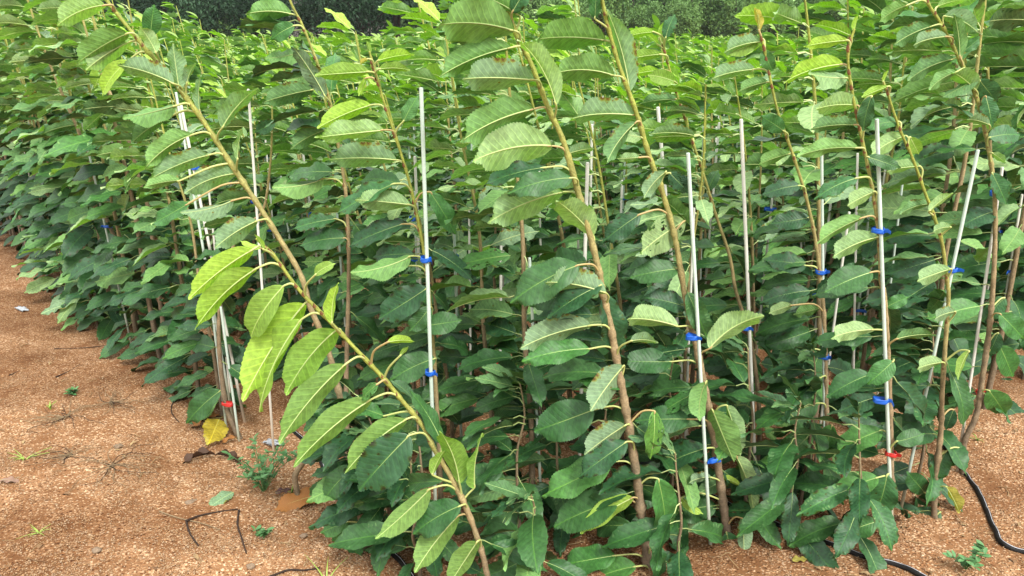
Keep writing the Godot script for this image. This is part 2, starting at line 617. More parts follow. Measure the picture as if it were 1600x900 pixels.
# ------------------------------------------------------------------ words for places
func ordinal(n: int) -> String:
	var small := ["first", "second", "third", "fourth", "fifth", "sixth", "seventh", "eighth", "ninth", "tenth", "eleventh", "twelfth", "thirteenth", "fourteenth", "fifteenth", "sixteenth", "seventeenth", "eighteenth", "nineteenth"]
	if n < 19:
		return small[n]
	var tens := ["twentieth", "thirtieth", "fortieth"]
	var ten := ["twenty", "thirty", "forty"]
	var m := n + 1
	if m % 10 == 0:
		return tens[mini(m / 10 - 2, 2)]
	return ten[mini(m / 10 - 2, 2)] + "-" + small[m % 10 - 1]

# ------------------------------------------------------------------ stakes and ties
func stake(label: String, top: Vector3, foot: Vector3, r: float) -> MeshInstance3D:
	var s := Shape.new()
	var low := foot
	low.y = minf(low.y, height(low.x, low.z) - 0.05)
	var n := 12
	var cols := PackedColorArray()
	var base := Vector3(foot.x, 0, foot.z)
	var p := PackedVector3Array()
	var rr := PackedFloat32Array()
	for i in n + 1:
		p.append(low.lerp(top, float(i) / n) - base)
		rr.append(r * (1.0 - 0.06 * i / n))
		cols.append(Color(0.52, 0.36, 0.24).lerp(Color(1, 1, 1) * rf(0.92, 1.0), clampf(i * 0.36 - 0.15 + rf(-0.12, 0.12), 0, 1)))
	p.append(top - base + (top - low).normalized() * 0.002)
	rr.append(r * 0.7)
	cols.append(Color(0.8, 0.8, 0.78))
	tube(s, p, rr, 9, cols)
	var o := put("support_stake", s.surface(), M.stake if rng.randf() < 0.75 else M.stake_green, self, Transform3D(Basis(), base))
	tag(o, label, "stake", "white stakes tied to the saplings")
	return o

# A strip of tape wound round stake and stem, with a short loose end
func tape_tie(label: String, a: Vector3, b: Vector3, mat: Material, big := 1.0) -> void:
	var s := Shape.new()
	var c := (a + b) * 0.5
	var d := b - a
	d.y = 0
	var half := d.length() * 0.5
	var u := d.normalized() if half > 0.001 else Vector3.RIGHT
	var w := Vector3(-u.z, 0, u.x)
	var r := 0.0082 * big
	var tall := 0.0066 * big
	var rings := []
	var prof := [[0.0, -tall], [0.0015, -tall * 0.8], [0.0022, -tall * 0.2], [0.0012, tall * 0.3], [0.0018, tall * 0.8], [0.0, tall]]
	for k in 20:
		var an := TAU * k / 20
		var ring := []
		for q in prof:
			var rad: float = r + q[0] + 0.0009 * sin(an * 5.0 + q[1] * 400.0)
			var pt: Vector3 = u * (signf(cos(an)) * half * minf(1.0, absf(cos(an)) * 3.0) + cos(an) * rad) + w * sin(an) * rad + Vector3(0, q[1] + 0.0015 * sin(an * 2.0 + c.x * 50.0) + sin(an) * 0.002, 0)
			ring.append(s.vert(pt))
		rings.append(ring)
	for k in 20:
		var k2 := (k + 1) % 20
		for q in prof.size() - 1:
			s.quad(rings[k2][q], rings[k][q], rings[k][q + 1], rings[k2][q + 1])
	var tail := PackedVector3Array([-u * (half + r), -u * (half + r + 0.006) + Vector3(0, 0.003, 0.006), -u * (half + r + 0.012 * rf(0.4, 1.3)) + Vector3(0, rf(-0.010, 0.006), 0.010)])
	var first := s.v.size()
	for i in 3:
		for e in [-1.0, 1.0]:
			s.vert(tail[i] + Vector3(0, e * tall * (0.9 - 0.15 * i), 0.001))
			s.vert(tail[i] + Vector3(0, e * tall * (0.9 - 0.15 * i), -0.001))
	for i in 2:
		var q := first + i * 4
		s.quad(q, q + 4, q + 6, q + 2)
		s.quad(q + 1, q + 3, q + 7, q + 5)
		s.quad(q, q + 1, q + 5, q + 4)
		s.quad(q + 2, q + 6, q + 7, q + 3)
	var o := put("tape_tie", s.surface(), mat, self, Transform3D(Basis(), c))
	tag(o, label, "tie", "tape ties round stakes and stems")

func stake_px(label: String, D: float, top: Array, foot: Array, r: float, ties: Array = []) -> void:
	var a := at(top[0], top[1], D)
	var b := at(foot[0], foot[1], D)
	if b.y > 0.0:
		var d := (b - a).normalized()
		b += d * (b.y / maxf(-d.y, 0.1))
	stake(label, a, b, r)
	for t in ties:
		var c := at(t[0], t[1], D)
		var off := Vector3(t[4] * 0.8 if t.size() > 4 else -0.010, 0, -0.004)
		tape_tie(t[3], c + Vector3(0.0, 0, 0.002), c + off, M.tape_blue if t[2] == "blue" else M.tape_red, 1.0)

# ------------------------------------------------------------------ textures of the ground and the wood
func soil_textures() -> void:
	var N := 768
	var col := Image.create(N, N, false, Image.FORMAT_RGB8)
	var hg := Image.create(N, N, false, Image.FORMAT_RGB8)
	var base := FastNoiseLite.new()
	base.seed = 5
	base.frequency = 0.012
	base.fractal_octaves = 4
	for y in N:
		for x in N:
			var b := base.get_noise_2d(x, y)
			var g := rng.randf()
			var c := Color(0.60, 0.46, 0.335).lerp(Color(0.50, 0.355, 0.235), clampf(0.45 + b * 0.9, 0, 1))
			c = c * (0.90 + 0.18 * g)
			col.set_pixel(x, y, c)
			var h := 0.25 + 0.1 * g + b * 0.05
			hg.set_pixel(x, y, Color(h, h, h))
	# grains of grit: small pale, tan and rusty stones
	var kinds := [Color(0.80, 0.67, 0.53), Color(0.86, 0.75, 0.63), Color(0.66, 0.49, 0.34), Color(0.56, 0.39, 0.25), Color(0.40, 0.26, 0.16), Color(0.75, 0.60, 0.45), Color(0.83, 0.71, 0.57)]
	for i in 50000:
		var x := rng.randi() % N
		var y := rng.randi() % N
		var b2 := base.get_noise_2d(x, y)
		if rng.randf() < 0.12 + b2 * 1.2:
			continue
		var r := rf(0.9, 2.3) if rng.randf() < 0.96 else rf(2.3, 3.4)
		var k: Color = kinds[rng.randi() % kinds.size()] * rf(0.88, 1.04)
		var tall := rf(0.4, 0.9)
		var sq := rf(0.65, 1.0)
		var R := int(ceil(r))
		for dy in range(-R, R + 1):
			for dx in range(-R, R + 1):
				var d := sqrt(dx * dx + dy * dy / (sq * sq)) / r
				if d < 1.0:
					var px := (x + dx + N) % N
					var py := (y + dy + N) % N
					col.set_pixel(px, py, k)
					var h := 0.25 + tall * sqrt(1.0 - d * d) * 0.7
					hg.set_pixel(px, py, Color(h, h, h))
	var m := StandardMaterial3D.new()
	m.albedo_texture = ImageTexture.create_from_image(col)
	m.heightmap_enabled = true
	m.heightmap_texture = ImageTexture.create_from_image(hg)
	m.heightmap_scale = 0.8
	m.uv1_triplanar = true
	m.uv1_world_triplanar = true
	m.uv1_scale = Vector3.ONE * 0.80
	m.roughness = 0.93
	m.metallic_specular = 0.25
	m.vertex_color_use_as_albedo = true
	M.soil = m

func bark_texture() -> void:
	var W := 128
	var H := 512
	var im := Image.create(W, H, false, Image.FORMAT_RGB8)
	var hg := Image.create(W, H, false, Image.FORMAT_RGB8)
	var n := FastNoiseLite.new()
	n.seed = 9
	n.frequency = 0.02
	for y in H:
		for x in W:
			var a := TAU * x / W
			var v := n.get_noise_3d(cos(a) * 24, sin(a) * 24, y * 0.35)
			var w := n.get_noise_3d(cos(a) * 60, sin(a) * 60, y * 2.4)
			var q := 0.84 + v * 0.22 + w * 0.16
			im.set_pixel(x, y, Color(q, q * 0.99, q * 0.97))
			hg.set_pixel(x, y, Color(0.5 + w * 0.4, 0, 0))
	for i in 150:           # lenticels: short pale dashes across the bark
		var x := rng.randi() % W
		var y := rng.randi() % H
		for k in 4 + rng.randi() % 6:
			for e in 2:
				im.set_pixel((x + k) % W, (y + e) % H, Color(1.0, 0.95, 0.86) if e == 0 else Color(0.62, 0.55, 0.5))
				hg.set_pixel((x + k) % W, (y + e) % H, Color(0.95, 0, 0))
	var m := StandardMaterial3D.new()
	m.albedo_texture = ImageTexture.create_from_image(im)
	m.heightmap_enabled = true
	m.heightmap_texture = ImageTexture.create_from_image(hg)
	m.heightmap_scale = 0.12
	m.vertex_color_use_as_albedo = true
	m.roughness = 0.6
	m.metallic_specular = 0.4
	m.albedo_color = Color(1, 1, 1)
	M.bark = m

func noise_mat(c: Color, rough: float, amount: float, scale_: float, spec := 0.5) -> StandardMaterial3D:
	var N := 128
	var im := Image.create(N, N, false, Image.FORMAT_RGB8)
	var n := FastNoiseLite.new()
	n.seed = int(scale_ * 10)
	n.frequency = 0.03
	for y in N:
		for x in N:
			var q := 1.0 - amount * (0.5 + 0.5 * n.get_noise_2d(x * 2.0, y * 2.0)) - amount * 0.4 * rng.randf()
			im.set_pixel(x, y, Color(q, q, q))
	var m := plain(c, rough, spec)
	m.albedo_texture = ImageTexture.create_from_image(im)
	m.uv1_triplanar = true
	m.uv1_scale = Vector3.ONE * scale_
	return m

func materials() -> void:
	soil_textures()
	bark_texture()
	M.stake = noise_mat(Color(0.80, 0.79, 0.70), 0.5, 0.10, 6.0)
	M.stake_green = noise_mat(Color(0.60, 0.72, 0.62), 0.5, 0.10, 7.0)
	M.stake.vertex_color_use_as_albedo = true
	M.stake_green.vertex_color_use_as_albedo = true
	M.tape_blue = noise_mat(Color(0.012, 0.13, 0.62), 0.42, 0.12, 40.0)
	M.tape_red = noise_mat(Color(0.62, 0.035, 0.03), 0.42, 0.12, 41.0)
	M.hose = noise_mat(Color(0.034, 0.030, 0.027), 0.62, 0.7, 9.0, 0.35)
	M.hose_line = plain(Color(0.55, 0.55, 0.57), 0.5)
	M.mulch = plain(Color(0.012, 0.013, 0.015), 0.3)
	M.twig = noise_mat(Color(0.085, 0.055, 0.04), 0.85, 0.5, 30.0, 0.3)
	M.straw = noise_mat(Color(0.42, 0.30, 0.17), 0.85, 0.4, 31.0, 0.3)
	M.dry_leaf = noise_mat(Color(0.17, 0.085, 0.045), 0.7, 0.55, 22.0, 0.4)
	M.rust_leaf = noise_mat(Color(0.66, 0.27, 0.06), 0.65, 0.5, 14.0, 0.4)
	M.pebble = noise_mat(Color(1, 1, 1), 0.85, 0.15, 50.0, 0.3)
	M.pebble.vertex_color_use_as_albedo = true
	M.stone = noise_mat(Color(0.42, 0.30, 0.20), 0.85, 0.4, 20.0, 0.3)
	M.weed = plain(Color(0.075, 0.19, 0.06), 0.55)
	M.weed.backlight_enabled = true
	M.weed.backlight = Color(0.3, 0.4, 0.1)
	M.grass = plain(Color(0.26, 0.38, 0.06), 0.55)
	M.grass.backlight_enabled = true
	M.grass.backlight = Color(0.3, 0.4, 0.1)
	M.film = plain(Color(0.33, 0.35, 0.37), 0.4)
	M.far_leaf = plain(Color(1, 1, 1), 0.5)
	M.far_leaf.vertex_color_use_as_albedo = true
	M.far_leaf.backlight_enabled = true
	M.far_leaf.backlight = Color(0.62, 0.78, 0.28)
	M.far_stem = plain(Color(1, 1, 1), 0.8)
	M.far_stem.vertex_color_use_as_albedo = true
	M.tree_leaf = plain(Color(1, 1, 1), 0.6, 0.3)
	M.tree_leaf.vertex_color_use_as_albedo = true
	M.tree_leaf.backlight_enabled = true
	M.tree_leaf.backlight = Color(0.3, 0.4, 0.15)
	M.trunk = noise_mat(Color(0.12, 0.09, 0.07), 0.9, 0.5, 2.0, 0.3)
	M.hill = noise_mat(Color(0.055, 0.10, 0.030), 0.95, 0.5, 0.3, 0.2)

# ------------------------------------------------------------------ setting
func build_ground() -> void:
	var s := Shape.new()
	var nx := 190
	var nz := 210
	var cn := FastNoiseLite.new()
	cn.seed = 77
	cn.frequency = 0.9
	cn.fractal_octaves = 4
	for j in nz + 1:
		var b := float(j) / nz
		var fz := -3.0 + 7.0 * b + 260.0 * pow(b, 6.0)
		for i in nx + 1:
			var a := float(i) / nx * 2.0 - 1.0
			var x := a * 3.6 + signf(a) * 200.0 * pow(absf(a), 7.0)
			var far := smoothstep(6.0, 14.0, absf(x) + absf(fz))
			var y := height(x, -fz) * (1.0 - far)
			var damp := cn.get_noise_2d(x * 0.55, fz * 0.9) * 0.5 + cn.get_noise_2d(x * 2.1 + 30, fz * 2.6) * 0.3
			var k := clampf(0.45 + damp * 2.4, 0, 1)
			var c := Color(1.0, 0.98, 0.96).lerp(Color(0.52, 0.44, 0.37), k)
			s.vert(Vector3(x, y, -fz), Vector2(x, fz), c)
	for j in nz:
		for i in nx:
			var q := j * (nx + 1) + i
			s.quad(q, q + 1, q + nx + 2, q + nx + 1)
	var o := put("ground", s.surface(), M.soil, self)
	tag(o, "orange brown gritty sandy soil of the nursery field", "ground", "", "structure")

func build_gravel() -> void:
	var s := Shape.new()
	var ico := [Vector3(0, 1, 0), Vector3(0.9, 0.1, 0.1), Vector3(0.2, 0.0, 0.95), Vector3(-0.8, 0.2, 0.4), Vector3(-0.5, 0.0, -0.8), Vector3(0.5, 0.1, -0.85), Vector3(0, -0.6, 0)]
	for p in ico:
		s.vert(p)
	for k in 5:
		var a := 1 + k
		var b := 1 + (k + 1) % 5
		s.tri(0, b, a)
		s.tri(6, a, b)
	var mesh := s.surface()
	var kinds := [Color(0.50, 0.31, 0.17), Color(0.55, 0.38, 0.23), Color(0.40, 0.22, 0.10), Color(0.26, 0.13, 0.06), Color(0.50, 0.36, 0.23), Color(0.45, 0.27, 0.13)]
	var where := []
	while where.size() < 90000:
		var px := rf(-60, 620) if rng.randf() < 0.72 else rf(600, 1660)
		var py := rf(360, 960) if px < 620 else rf(560, 960)
		if px < 620 and py < 340 + px * 0.75:
			if rng.randf() < 0.75:
				continue
		var p := on_ground(px, py)
		if noise.get_noise_2d(p.x * 3.0 + 9, p.z * 3.0) < rf(-0.5, 0.35):
			continue
		var sc := rf(0.0010, 0.0026) if rng.randf() < 0.985 else rf(0.003, 0.005)
		var b := Basis.from_euler(Vector3(rf(-0.6, 0.6), rf(0, TAU), rf(-0.6, 0.6))).scaled(Vector3(sc * rf(0.7, 1.3), sc * rf(0.5, 0.9), sc))
		where.append([Transform3D(b, p + Vector3(0, sc * 0.2, 0)), kinds[rng.randi() % kinds.size()] * rf(0.75, 1.05)])
	var mm := MultiMesh.new()
	mm.transform_format = MultiMesh.TRANSFORM_3D
	mm.use_colors = true
	mm.mesh = mesh
	mm.instance_count = where.size()
	for i in where.size():
		mm.set_instance_transform(i, where[i][0])
		mm.set_instance_color(i, where[i][1])
	var o := MultiMeshInstance3D.new()
	o.name = "gravel"
	o.multimesh = mm
	o.material_override = M.pebble
	add_child(o)
	tag(o, "loose pale and rusty grit lying on the sandy soil", "gravel", "", "stuff")

func build_debris() -> void:
	var chip := blade(5, 1, {"single": true, "arch": 0.9, "fold": 0.8, "wave": 0.05}).surface_get_arrays(0)
	var mesh := ArrayMesh.new()
	mesh.add_surface_from_arrays(Mesh.PRIMITIVE_TRIANGLES, chip)
	var straw := Shape.new()
	tube(straw, PackedVector3Array([Vector3(-0.5, 0, 0), Vector3(-0.1, 0.03, 0.05), Vector3(0.5, 0, -0.04)]), PackedFloat32Array([0.02, 0.025, 0.015]), 4)
	for kind in 2:
		var where := []
		while where.size() < (260 if kind == 0 else 420):
			var px := rf(-40, 1640)
			var py := rf(380, 930)
			if px < 560 and py < 330 + px * 0.8 + 60 and rng.randf() < 0.3:
				continue
			if px > 620 and py < 620:
				continue
			var p := on_ground(px, py)
			if px < 560 and noise.get_noise_2d(p.x * 2.2, p.z * 2.2 + 20) < rf(-0.15, 0.35):
				continue
			var sc := rf(0.010, 0.035) if kind == 0 else rf(0.015, 0.06)
			var c := Color(0.20, 0.11, 0.055).lerp(Color(0.42, 0.30, 0.15), rng.randf())
			where.append([Transform3D(Basis.from_euler(Vector3((rf(-1.9, -1.2) if kind == 0 else rf(-0.1, 0.1)), rf(0, TAU), rf(-0.1, 0.1))).scaled(Vector3.ONE * sc), p + Vector3(0, 0.004, 0)), c])
		var mm := MultiMesh.new()
		mm.transform_format = MultiMesh.TRANSFORM_3D
		mm.use_colors = true
		mm.mesh = mesh if kind == 0 else straw.surface()
		mm.instance_count = where.size()
		for i in where.size():
			mm.set_instance_transform(i, where[i][0])
			mm.set_instance_color(i, where[i][1])
		var o := MultiMeshInstance3D.new()
		o.name = "leaf_litter" if kind == 0 else "straw_litter"
		o.multimesh = mm
		o.material_override = M.pebble
		add_child(o)
		tag(o, "crumbled dead leaf bits strewn on the soil" if kind == 0 else "short dry straws strewn on the soil", "litter", "", "stuff")

func leaf_cloud(s: Shape, centre: Vector3, size: Vector3, n: int, leaf: float, c0: Color, c1: Color, clumps: int) -> void:
	var cs := []
	for i in clumps:
		var d := Vector3(rf(-1, 1), rf(-1, 1), rf(-1, 1))
		while d.length() > 1.0:
			d = Vector3(rf(-1, 1), rf(-1, 1), rf(-1, 1))
		cs.append([centre + d * size * 0.85, rf(0.22, 0.42), rng.randf()])
	for i in n:
		var k: Array = cs[rng.randi() % clumps]
		var d := Vector3(rng.randfn(), rng.randfn(), rng.randfn()).normalized() * pow(rng.randf(), 0.4)
		var p: Vector3 = k[0] + d * size * k[1]
		var a := Vector3(rng.randfn(), rng.randfn() - 0.3, rng.randfn()).normalized() * leaf * rf(0.7, 1.4)
		var b := a.cross(Vector3(rng.randfn(), rng.randfn(), rng.randfn())).normalized() * leaf * rf(0.3, 0.5)
		var c := c0.lerp(c1, clampf(k[2] * 0.7 + rng.randf() * 0.4, 0, 1))
		var i0 := s.vert(p - a, Vector2.ZERO, c)
		var i1 := s.vert(p + b, Vector2.ZERO, c)
		var i2 := s.vert(p + a, Vector2.ZERO, c)
		var i3 := s.vert(p - b, Vector2.ZERO, c)
		s.quad(i0, i1, i2, i3)

func make_tree(h: float, w: float, c0: Color, c1: Color, n: int) -> Node3D:
	var t := Node3D.new()
	t.name = "broadleaf_tree"
	var wood := Shape.new()
	tube(wood, PackedVector3Array([Vector3(0, -0.3, 0), Vector3(0.1, h * 0.25, 0), Vector3(0, h * 0.55, 0.1), Vector3(0.05, h * 0.85, 0)]), PackedFloat32Array([0.28, 0.2, 0.13, 0.04]), 8)
	for i in 7:
		var y := h * rf(0.22, 0.7)
		var a := rf(0, TAU)
		var e := Vector3(cos(a) * w * 0.7, y + h * 0.18, sin(a) * w * 0.7)
		tube(wood, PackedVector3Array([Vector3(0, y, 0), Vector3(e.x * 0.5, y + h * 0.11, e.z * 0.5), e]), PackedFloat32Array([0.10, 0.06, 0.02]), 5)
	put("trunk", wood.surface(), M.trunk, t)
	var s := Shape.new()
	leaf_cloud(s, Vector3(0, h * 0.58, 0), Vector3(w, h * 0.46, w), n * 2, 0.11, c0, c1, 34)
	var o := put("crown", s.surface(), M.tree_leaf, t)
	o.set_meta("kind", "stuff")
	return t

func build_background() -> void:
	# the hill that closes the view beyond the field
	var s := Shape.new()
	for j in 21:
		for i in 61:
			var x := -150.0 + i * 5.0
			var z := 62.0 + j * 6.0
			var f := j / 20.0
			var y := 26.0 * smoothstep(0.0, 1.0, f) * (0.75 + 0.35 * noise.get_noise_2d(x * 0.05, 3.0)) + noise.get_noise_2d(x * 0.12, z * 0.12) * 1.5 * f
			s.vert(Vector3(x, y - 0.2, -z), Vector2(x, z))
	for j in 20:
		for i in 60:
			var q := j * 61 + i
			s.quad(q, q + 1, q + 62, q + 61)
	tag(put("hill", s.surface(), M.hill, self), "green wooded hillside closing the view behind the nursery field", "hill", "", "structure")
	var rock := Shape.new()
	var foot := at(505, 62, 60.0)
	for j in 25:
		for i in 25:
			var u := i / 12.0 - 1.0
			var w := j / 12.0 - 1.0
			var y := 11.0 * maxf(0.0, 1.0 - u * u) * maxf(0.0, 1.0 - w * w) + noise.get_noise_2d(i * 0.8, j * 0.8) * 0.9
			rock.vert(Vector3(foot.x + u * 4.5, y - 0.5, foot.z - 5.0 + w * 5.0))
	for j in 24:
		for i in 24:
			var q := j * 25 + i
			rock.quad(q, q + 25, q + 26, q + 1)
	tag(put("slope", rock.surface(), noise_mat(Color(0.20, 0.185, 0.175), 0.95, 0.5, 0.9, 0.2), self), "bare grey-brown slope between the dark trees", "slope", "", "structure")
	# individual trees at the field's far edge
	var dark0 := Color(0.016, 0.036, 0.020)
	var dark1 := Color(0.040, 0.085, 0.040)
	var pale0 := Color(0.080, 0.165, 0.045)
	var pale1 := Color(0.150, 0.270, 0.070)
	var protos := [make_tree(8.0, 3.2, dark0, dark1, 5200), make_tree(7.0, 3.4, dark0 * 1.1, dark1 * 1.1, 5200), make_tree(5.2, 2.1, pale0, pale1, 4200), make_tree(4.4, 2.0, pale0 * 0.9, pale1 * 0.9, 4200)]
	# px of the trunk, distance, which, size, label
	var spots := [
		[175, 47, 0, 1.0, "dark broad tree beyond the field, behind the tall leaning saplings of the outermost row"],
		[262, 45, 1, 1.05, "dark dense tree beyond the field, first in the gap over the sapling tops"],
		[335, 50, 0, 1.1, "dark tall tree in the tree line, between two others behind the sapling tops"],
		[405, 46, 1, 0.9, "dark rounded tree just before the bare grey slope beyond the field"],
		[520, 47, 0, 0.95, "dark tree right after the bare grey slope, sky glinting through its crown"],
		[565, 44, 1, 1.0, "dark dense tree standing over the bright far end of the sapling field"],
		[622, 48, 0, 1.1, "last dark tree of the tree line before the big foreground sapling hides it"],
		[700, 50, 1, 1.0, "dark tree mostly hidden behind the big sapling with pale leaf undersides"],
		[1530, 45, 0, 1.0, "dark tree at the field's far edge behind the tall tied sapling"],
		[1590, 43, 1, 1.1, "dark tree at the picture's far edge over the field's end"],
		[1660, 46, 0, 1.0, "dark tree beside the wooded slope, outermost of the dark trees there"]]
	var used := {}
	for a in spots:
		var t: Node3D = protos[a[2]] if not used.has(a[2]) else protos[a[2]].duplicate()
		used[a[2]] = true
		var g := at(a[0], 62, a[1])
		t.name = numbered("broadleaf_tree")
		t.position = Vector3(g.x, 0, g.z)
		t.rotation.y = rf(0, TAU)
		t.scale = Vector3.ONE * a[3]
		add_child(t)
		tag(t, a[4], "tree", "dark trees beyond the field")
	var i := 0
	for px in range(930, 1500, 26):
		var k := 2 + i % 2
		var t: Node3D = protos[k] if not used.has(k) else protos[k].duplicate()
		used[k] = true
		var d := 58.0 + (i * 7 % 5) * 1.6
		var g := at(px, 62, d)
		t.name = numbered("young_tree")
		t.position = Vector3(g.x + rf(-0.6, 0.6), 0.2, g.z)
		t.rotation.y = rf(0, TAU)
		t.scale = Vector3.ONE * rf(0.8, 1.15)
		add_child(t)
		tag(t, "pale green young tree, %s along the wood's edge behind the field" % ordinal(i), "tree", "young trees along the wood's edge")
		i += 1
	# the wood on the slope: one mass
	var w := Shape.new()
	leaf_cloud(w, Vector3(0, 2.4, 0), Vector3(1.9, 2.3, 1.9), 2600, 0.13, pale0 * 0.9, pale1 * 0.9, 22)
	var mm := MultiMesh.new()
	mm.transform_format = MultiMesh.TRANSFORM_3D
	mm.mesh = w.surface()
	var tf := []
	for n in 1500:
		var x := rf(-110, 110)
		var f := pow(rng.randf(), 1.3)
		var z := 63.0 + f * 100.0
		var y := 26.0 * smoothstep(0.0, 1.0, (z - 62.0) / 120.0) * (0.75 + 0.35 * noise.get_noise_2d(x * 0.05, 3.0))
		if x < -8.0 and x > -19.0 and z < 100.0:
			continue
		tf.append(Transform3D(Basis(Vector3.UP, rf(0, TAU)).scaled(Vector3.ONE * rf(0.75, 1.4)), Vector3(x, y - 0.3, -z)))
	mm.instance_count = tf.size()
	for n in tf.size():
		mm.set_instance_transform(n, tf[n])
	var o := MultiMeshInstance3D.new()
	o.name = "forest"
	o.multimesh = mm
	o.material_override = M.tree_leaf
	add_child(o)
	tag(o, "soft green wood covering the slope behind the field", "forest", "", "stuff")

# ------------------------------------------------------------------ the rows
func build_rows() -> void:
	var near_protos := []
	var tall := [1.44, 1.52, 1.6, 1.38, 1.56, 1.48, 1.62, 1.42, 1.5]
	for i in 9:
		near_protos.append(make_sapling(tall[i], 64 + i % 4 * 3))
	var spots := []
	for k in 110:
		var n0 := 1.0 + k * ROW_GAP
		var s: float = [2.62, 1.25, 1.05, 0.86, 0.70][k] if k < 5 else 0.6
		var idx := 1
		while s < 62.0:
			s += rf(0.19, 0.26) if s < 14.0 else rf(0.34, 0.46)
			var n := n0 + rf(-0.035, 0.035)
			var p := ROW_NRM * n + ROW_DIR * s
			if p.y < 1.84 or p.y > 44.0:
				continue
			idx += 1
			var near_hero := false
			for hq in taken:
				if hq.distance_to(p) < 0.11:
					near_hero = true
			if near_hero:
				continue
			var top := seen_at(Vector3(p.x, 1.3, -p.y))
			var foot := seen_at(Vector3(p.x, 0.3, -p.y))
			var m := 620.0 / maxf(top.z, 0.4)
			if top.z < 0.3 or maxf(top.x, foot.x) < -m or minf(top.x, foot.x) > 1600 + m:
				continue
			spots.append({"p": p, "k": k, "i": idx, "d": p.length() + (100.0 if maxf(top.x, foot.x) < -190.0 / top.z or minf(top.x, foot.x) > 1600.0 + 190.0 / top.z else 0.0), "x": top.x})
	spots.sort_custom(func(a, b): return a.d < b.d)
	var NEAR := 150
	var used := {}
	var far_protos := []
	for i in 6:
		far_protos.append(make_far_sapling([1.42, 1.5, 1.56, 1.36, 1.48, 1.52][i], 54, false))
	var rest := []
	for j in spots.size():
		var a: Dictionary = spots[j]
		var p: Vector2 = a.p
		var where := Vector3(p.x, height(p.x, -p.y), -p.y)
		var grow := rf(0.86, 1.12)
		if a.x < 330:
			grow *= lerpf(1.22, 1.06, clampf(a.x / 330.0, 0, 1))
		elif a.x > 1360 and a.d > 2.6:
			grow *= lerpf(1.04, 1.2, clampf((a.x - 1360) / 150.0, 0, 1))
		elif a.x > 940 and a.x < 1330 and a.d > 3.0:
			grow *= 0.90
		elif a.x < 680 and a.d > 3.2:
			grow *= 0.91
		if a.d > 9:
			grow *= 0.97
		var q := rng.randi() % near_protos.size()
		if fmod(a.d, 100.0) < 9.0 and (a.x > 235 and a.x < 700 or a.x > 930 and a.x < 1330):
			# these plants are lower: the trees and the far rows show above them
			grow = clampf((at(a.x, rf(15, 140), p.y).y - 0.06) / (tall[q] if j < NEAR else 1.48), 0.66, grow)
		var b := Basis(Vector3.UP, rf(-0.5, 0.5)).scaled(Vector3(1, 1, 1) * grow)
		var row := "outermost row" if a.k == 0 else "%s row from the bare soil" % ordinal(a.k)
		if j < NEAR:
			var t: Node3D = near_protos[q] if not used.has(q) else near_protos[q].duplicate()
			used[q] = true
			t.name = numbered("cherry_sapling")
			t.transform = Transform3D(b, where)
			add_child(t)
			tag(t, "leafy green sapling, %s back along the %s" % [ordinal(a.i), row], "sapling", "cherry saplings in the nursery rows")
		elif j < 292:
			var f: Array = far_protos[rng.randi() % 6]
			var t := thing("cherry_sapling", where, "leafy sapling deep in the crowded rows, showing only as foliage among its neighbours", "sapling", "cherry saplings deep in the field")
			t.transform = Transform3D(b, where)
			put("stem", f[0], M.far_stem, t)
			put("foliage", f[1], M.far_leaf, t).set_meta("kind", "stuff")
		else:
			rest.append(Transform3D(b, where))
		# its stake, leaning a little, with tape
		if j < 190 and rng.randf() < 0.62:
			var side := Vector3(rf(0.02, 0.04) * (1 if rng.randf() < 0.7 else -1), 0, rf(-0.02, 0.02))
			var foot := where + side
			var topp := foot + Vector3(rf(-0.06, 0.02), rf(0.82, 1.16), rf(-0.03, 0.03))
			stake("thin white stake beside the %s sapling of the %s" % [ordinal(a.i), row], topp, foot, rf(0.0040, 0.0052))
			if rng.randf() < 0.8 and j < 150:
				var h := rf(0.45, 0.8)
				var c := foot.lerp(topp, h / topp.y)
				tape_tie("blue tape tie at the %s sapling of the %s" % [ordinal(a.i), row], c, c + (Vector3(where.x, c.y, where.z) - c).limit_length(0.022), M.tape_blue, 0.9)
			if rng.randf() < 0.5 and j < 130:
				var h := rf(0.18, 0.34)
				var c := foot.lerp(topp, h / topp.y)
				tape_tie("red tape tie low at the %s sapling, %s" % [ordinal(a.i), row], c, c + (Vector3(where.x, c.y, where.z) - c).limit_length(0.022), M.tape_red, 0.9)
	for f in 6:
		var part := []
		for i in rest.size():
			if i % 6 == f:
				part.append(rest[i])
		var full := ArrayMesh.new()
		var arr: Array = far_protos[f][0].surface_get_arrays(0)
		full.add_surface_from_arrays(Mesh.PRIMITIVE_TRIANGLES, arr)
		for q in 2:
			full.add_surface_from_arrays(Mesh.PRIMITIVE_TRIANGLES, far_protos[f][1].surface_get_arrays(q))
		full.surface_set_material(0, M.far_stem)
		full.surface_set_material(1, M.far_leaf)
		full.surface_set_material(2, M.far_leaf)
		var mm := MultiMesh.new()
		mm.transform_format = MultiMesh.TRANSFORM_3D
		mm.mesh = full
		mm.instance_count = part.size()
		for i in part.size():
			mm.set_instance_transform(i, part[i])
		var o := MultiMeshInstance3D.new()
		o.name = numbered("sapling_foliage")
		o.multimesh = mm
		add_child(o)
		tag(o, "far rows of saplings merging into one bright green mass of leaves", "saplings", "far rows of the sapling field", "stuff")
	print("rows ", spots.size())
	for q in near_protos.size():
		if not used.has(q):
			near_protos[q].free()

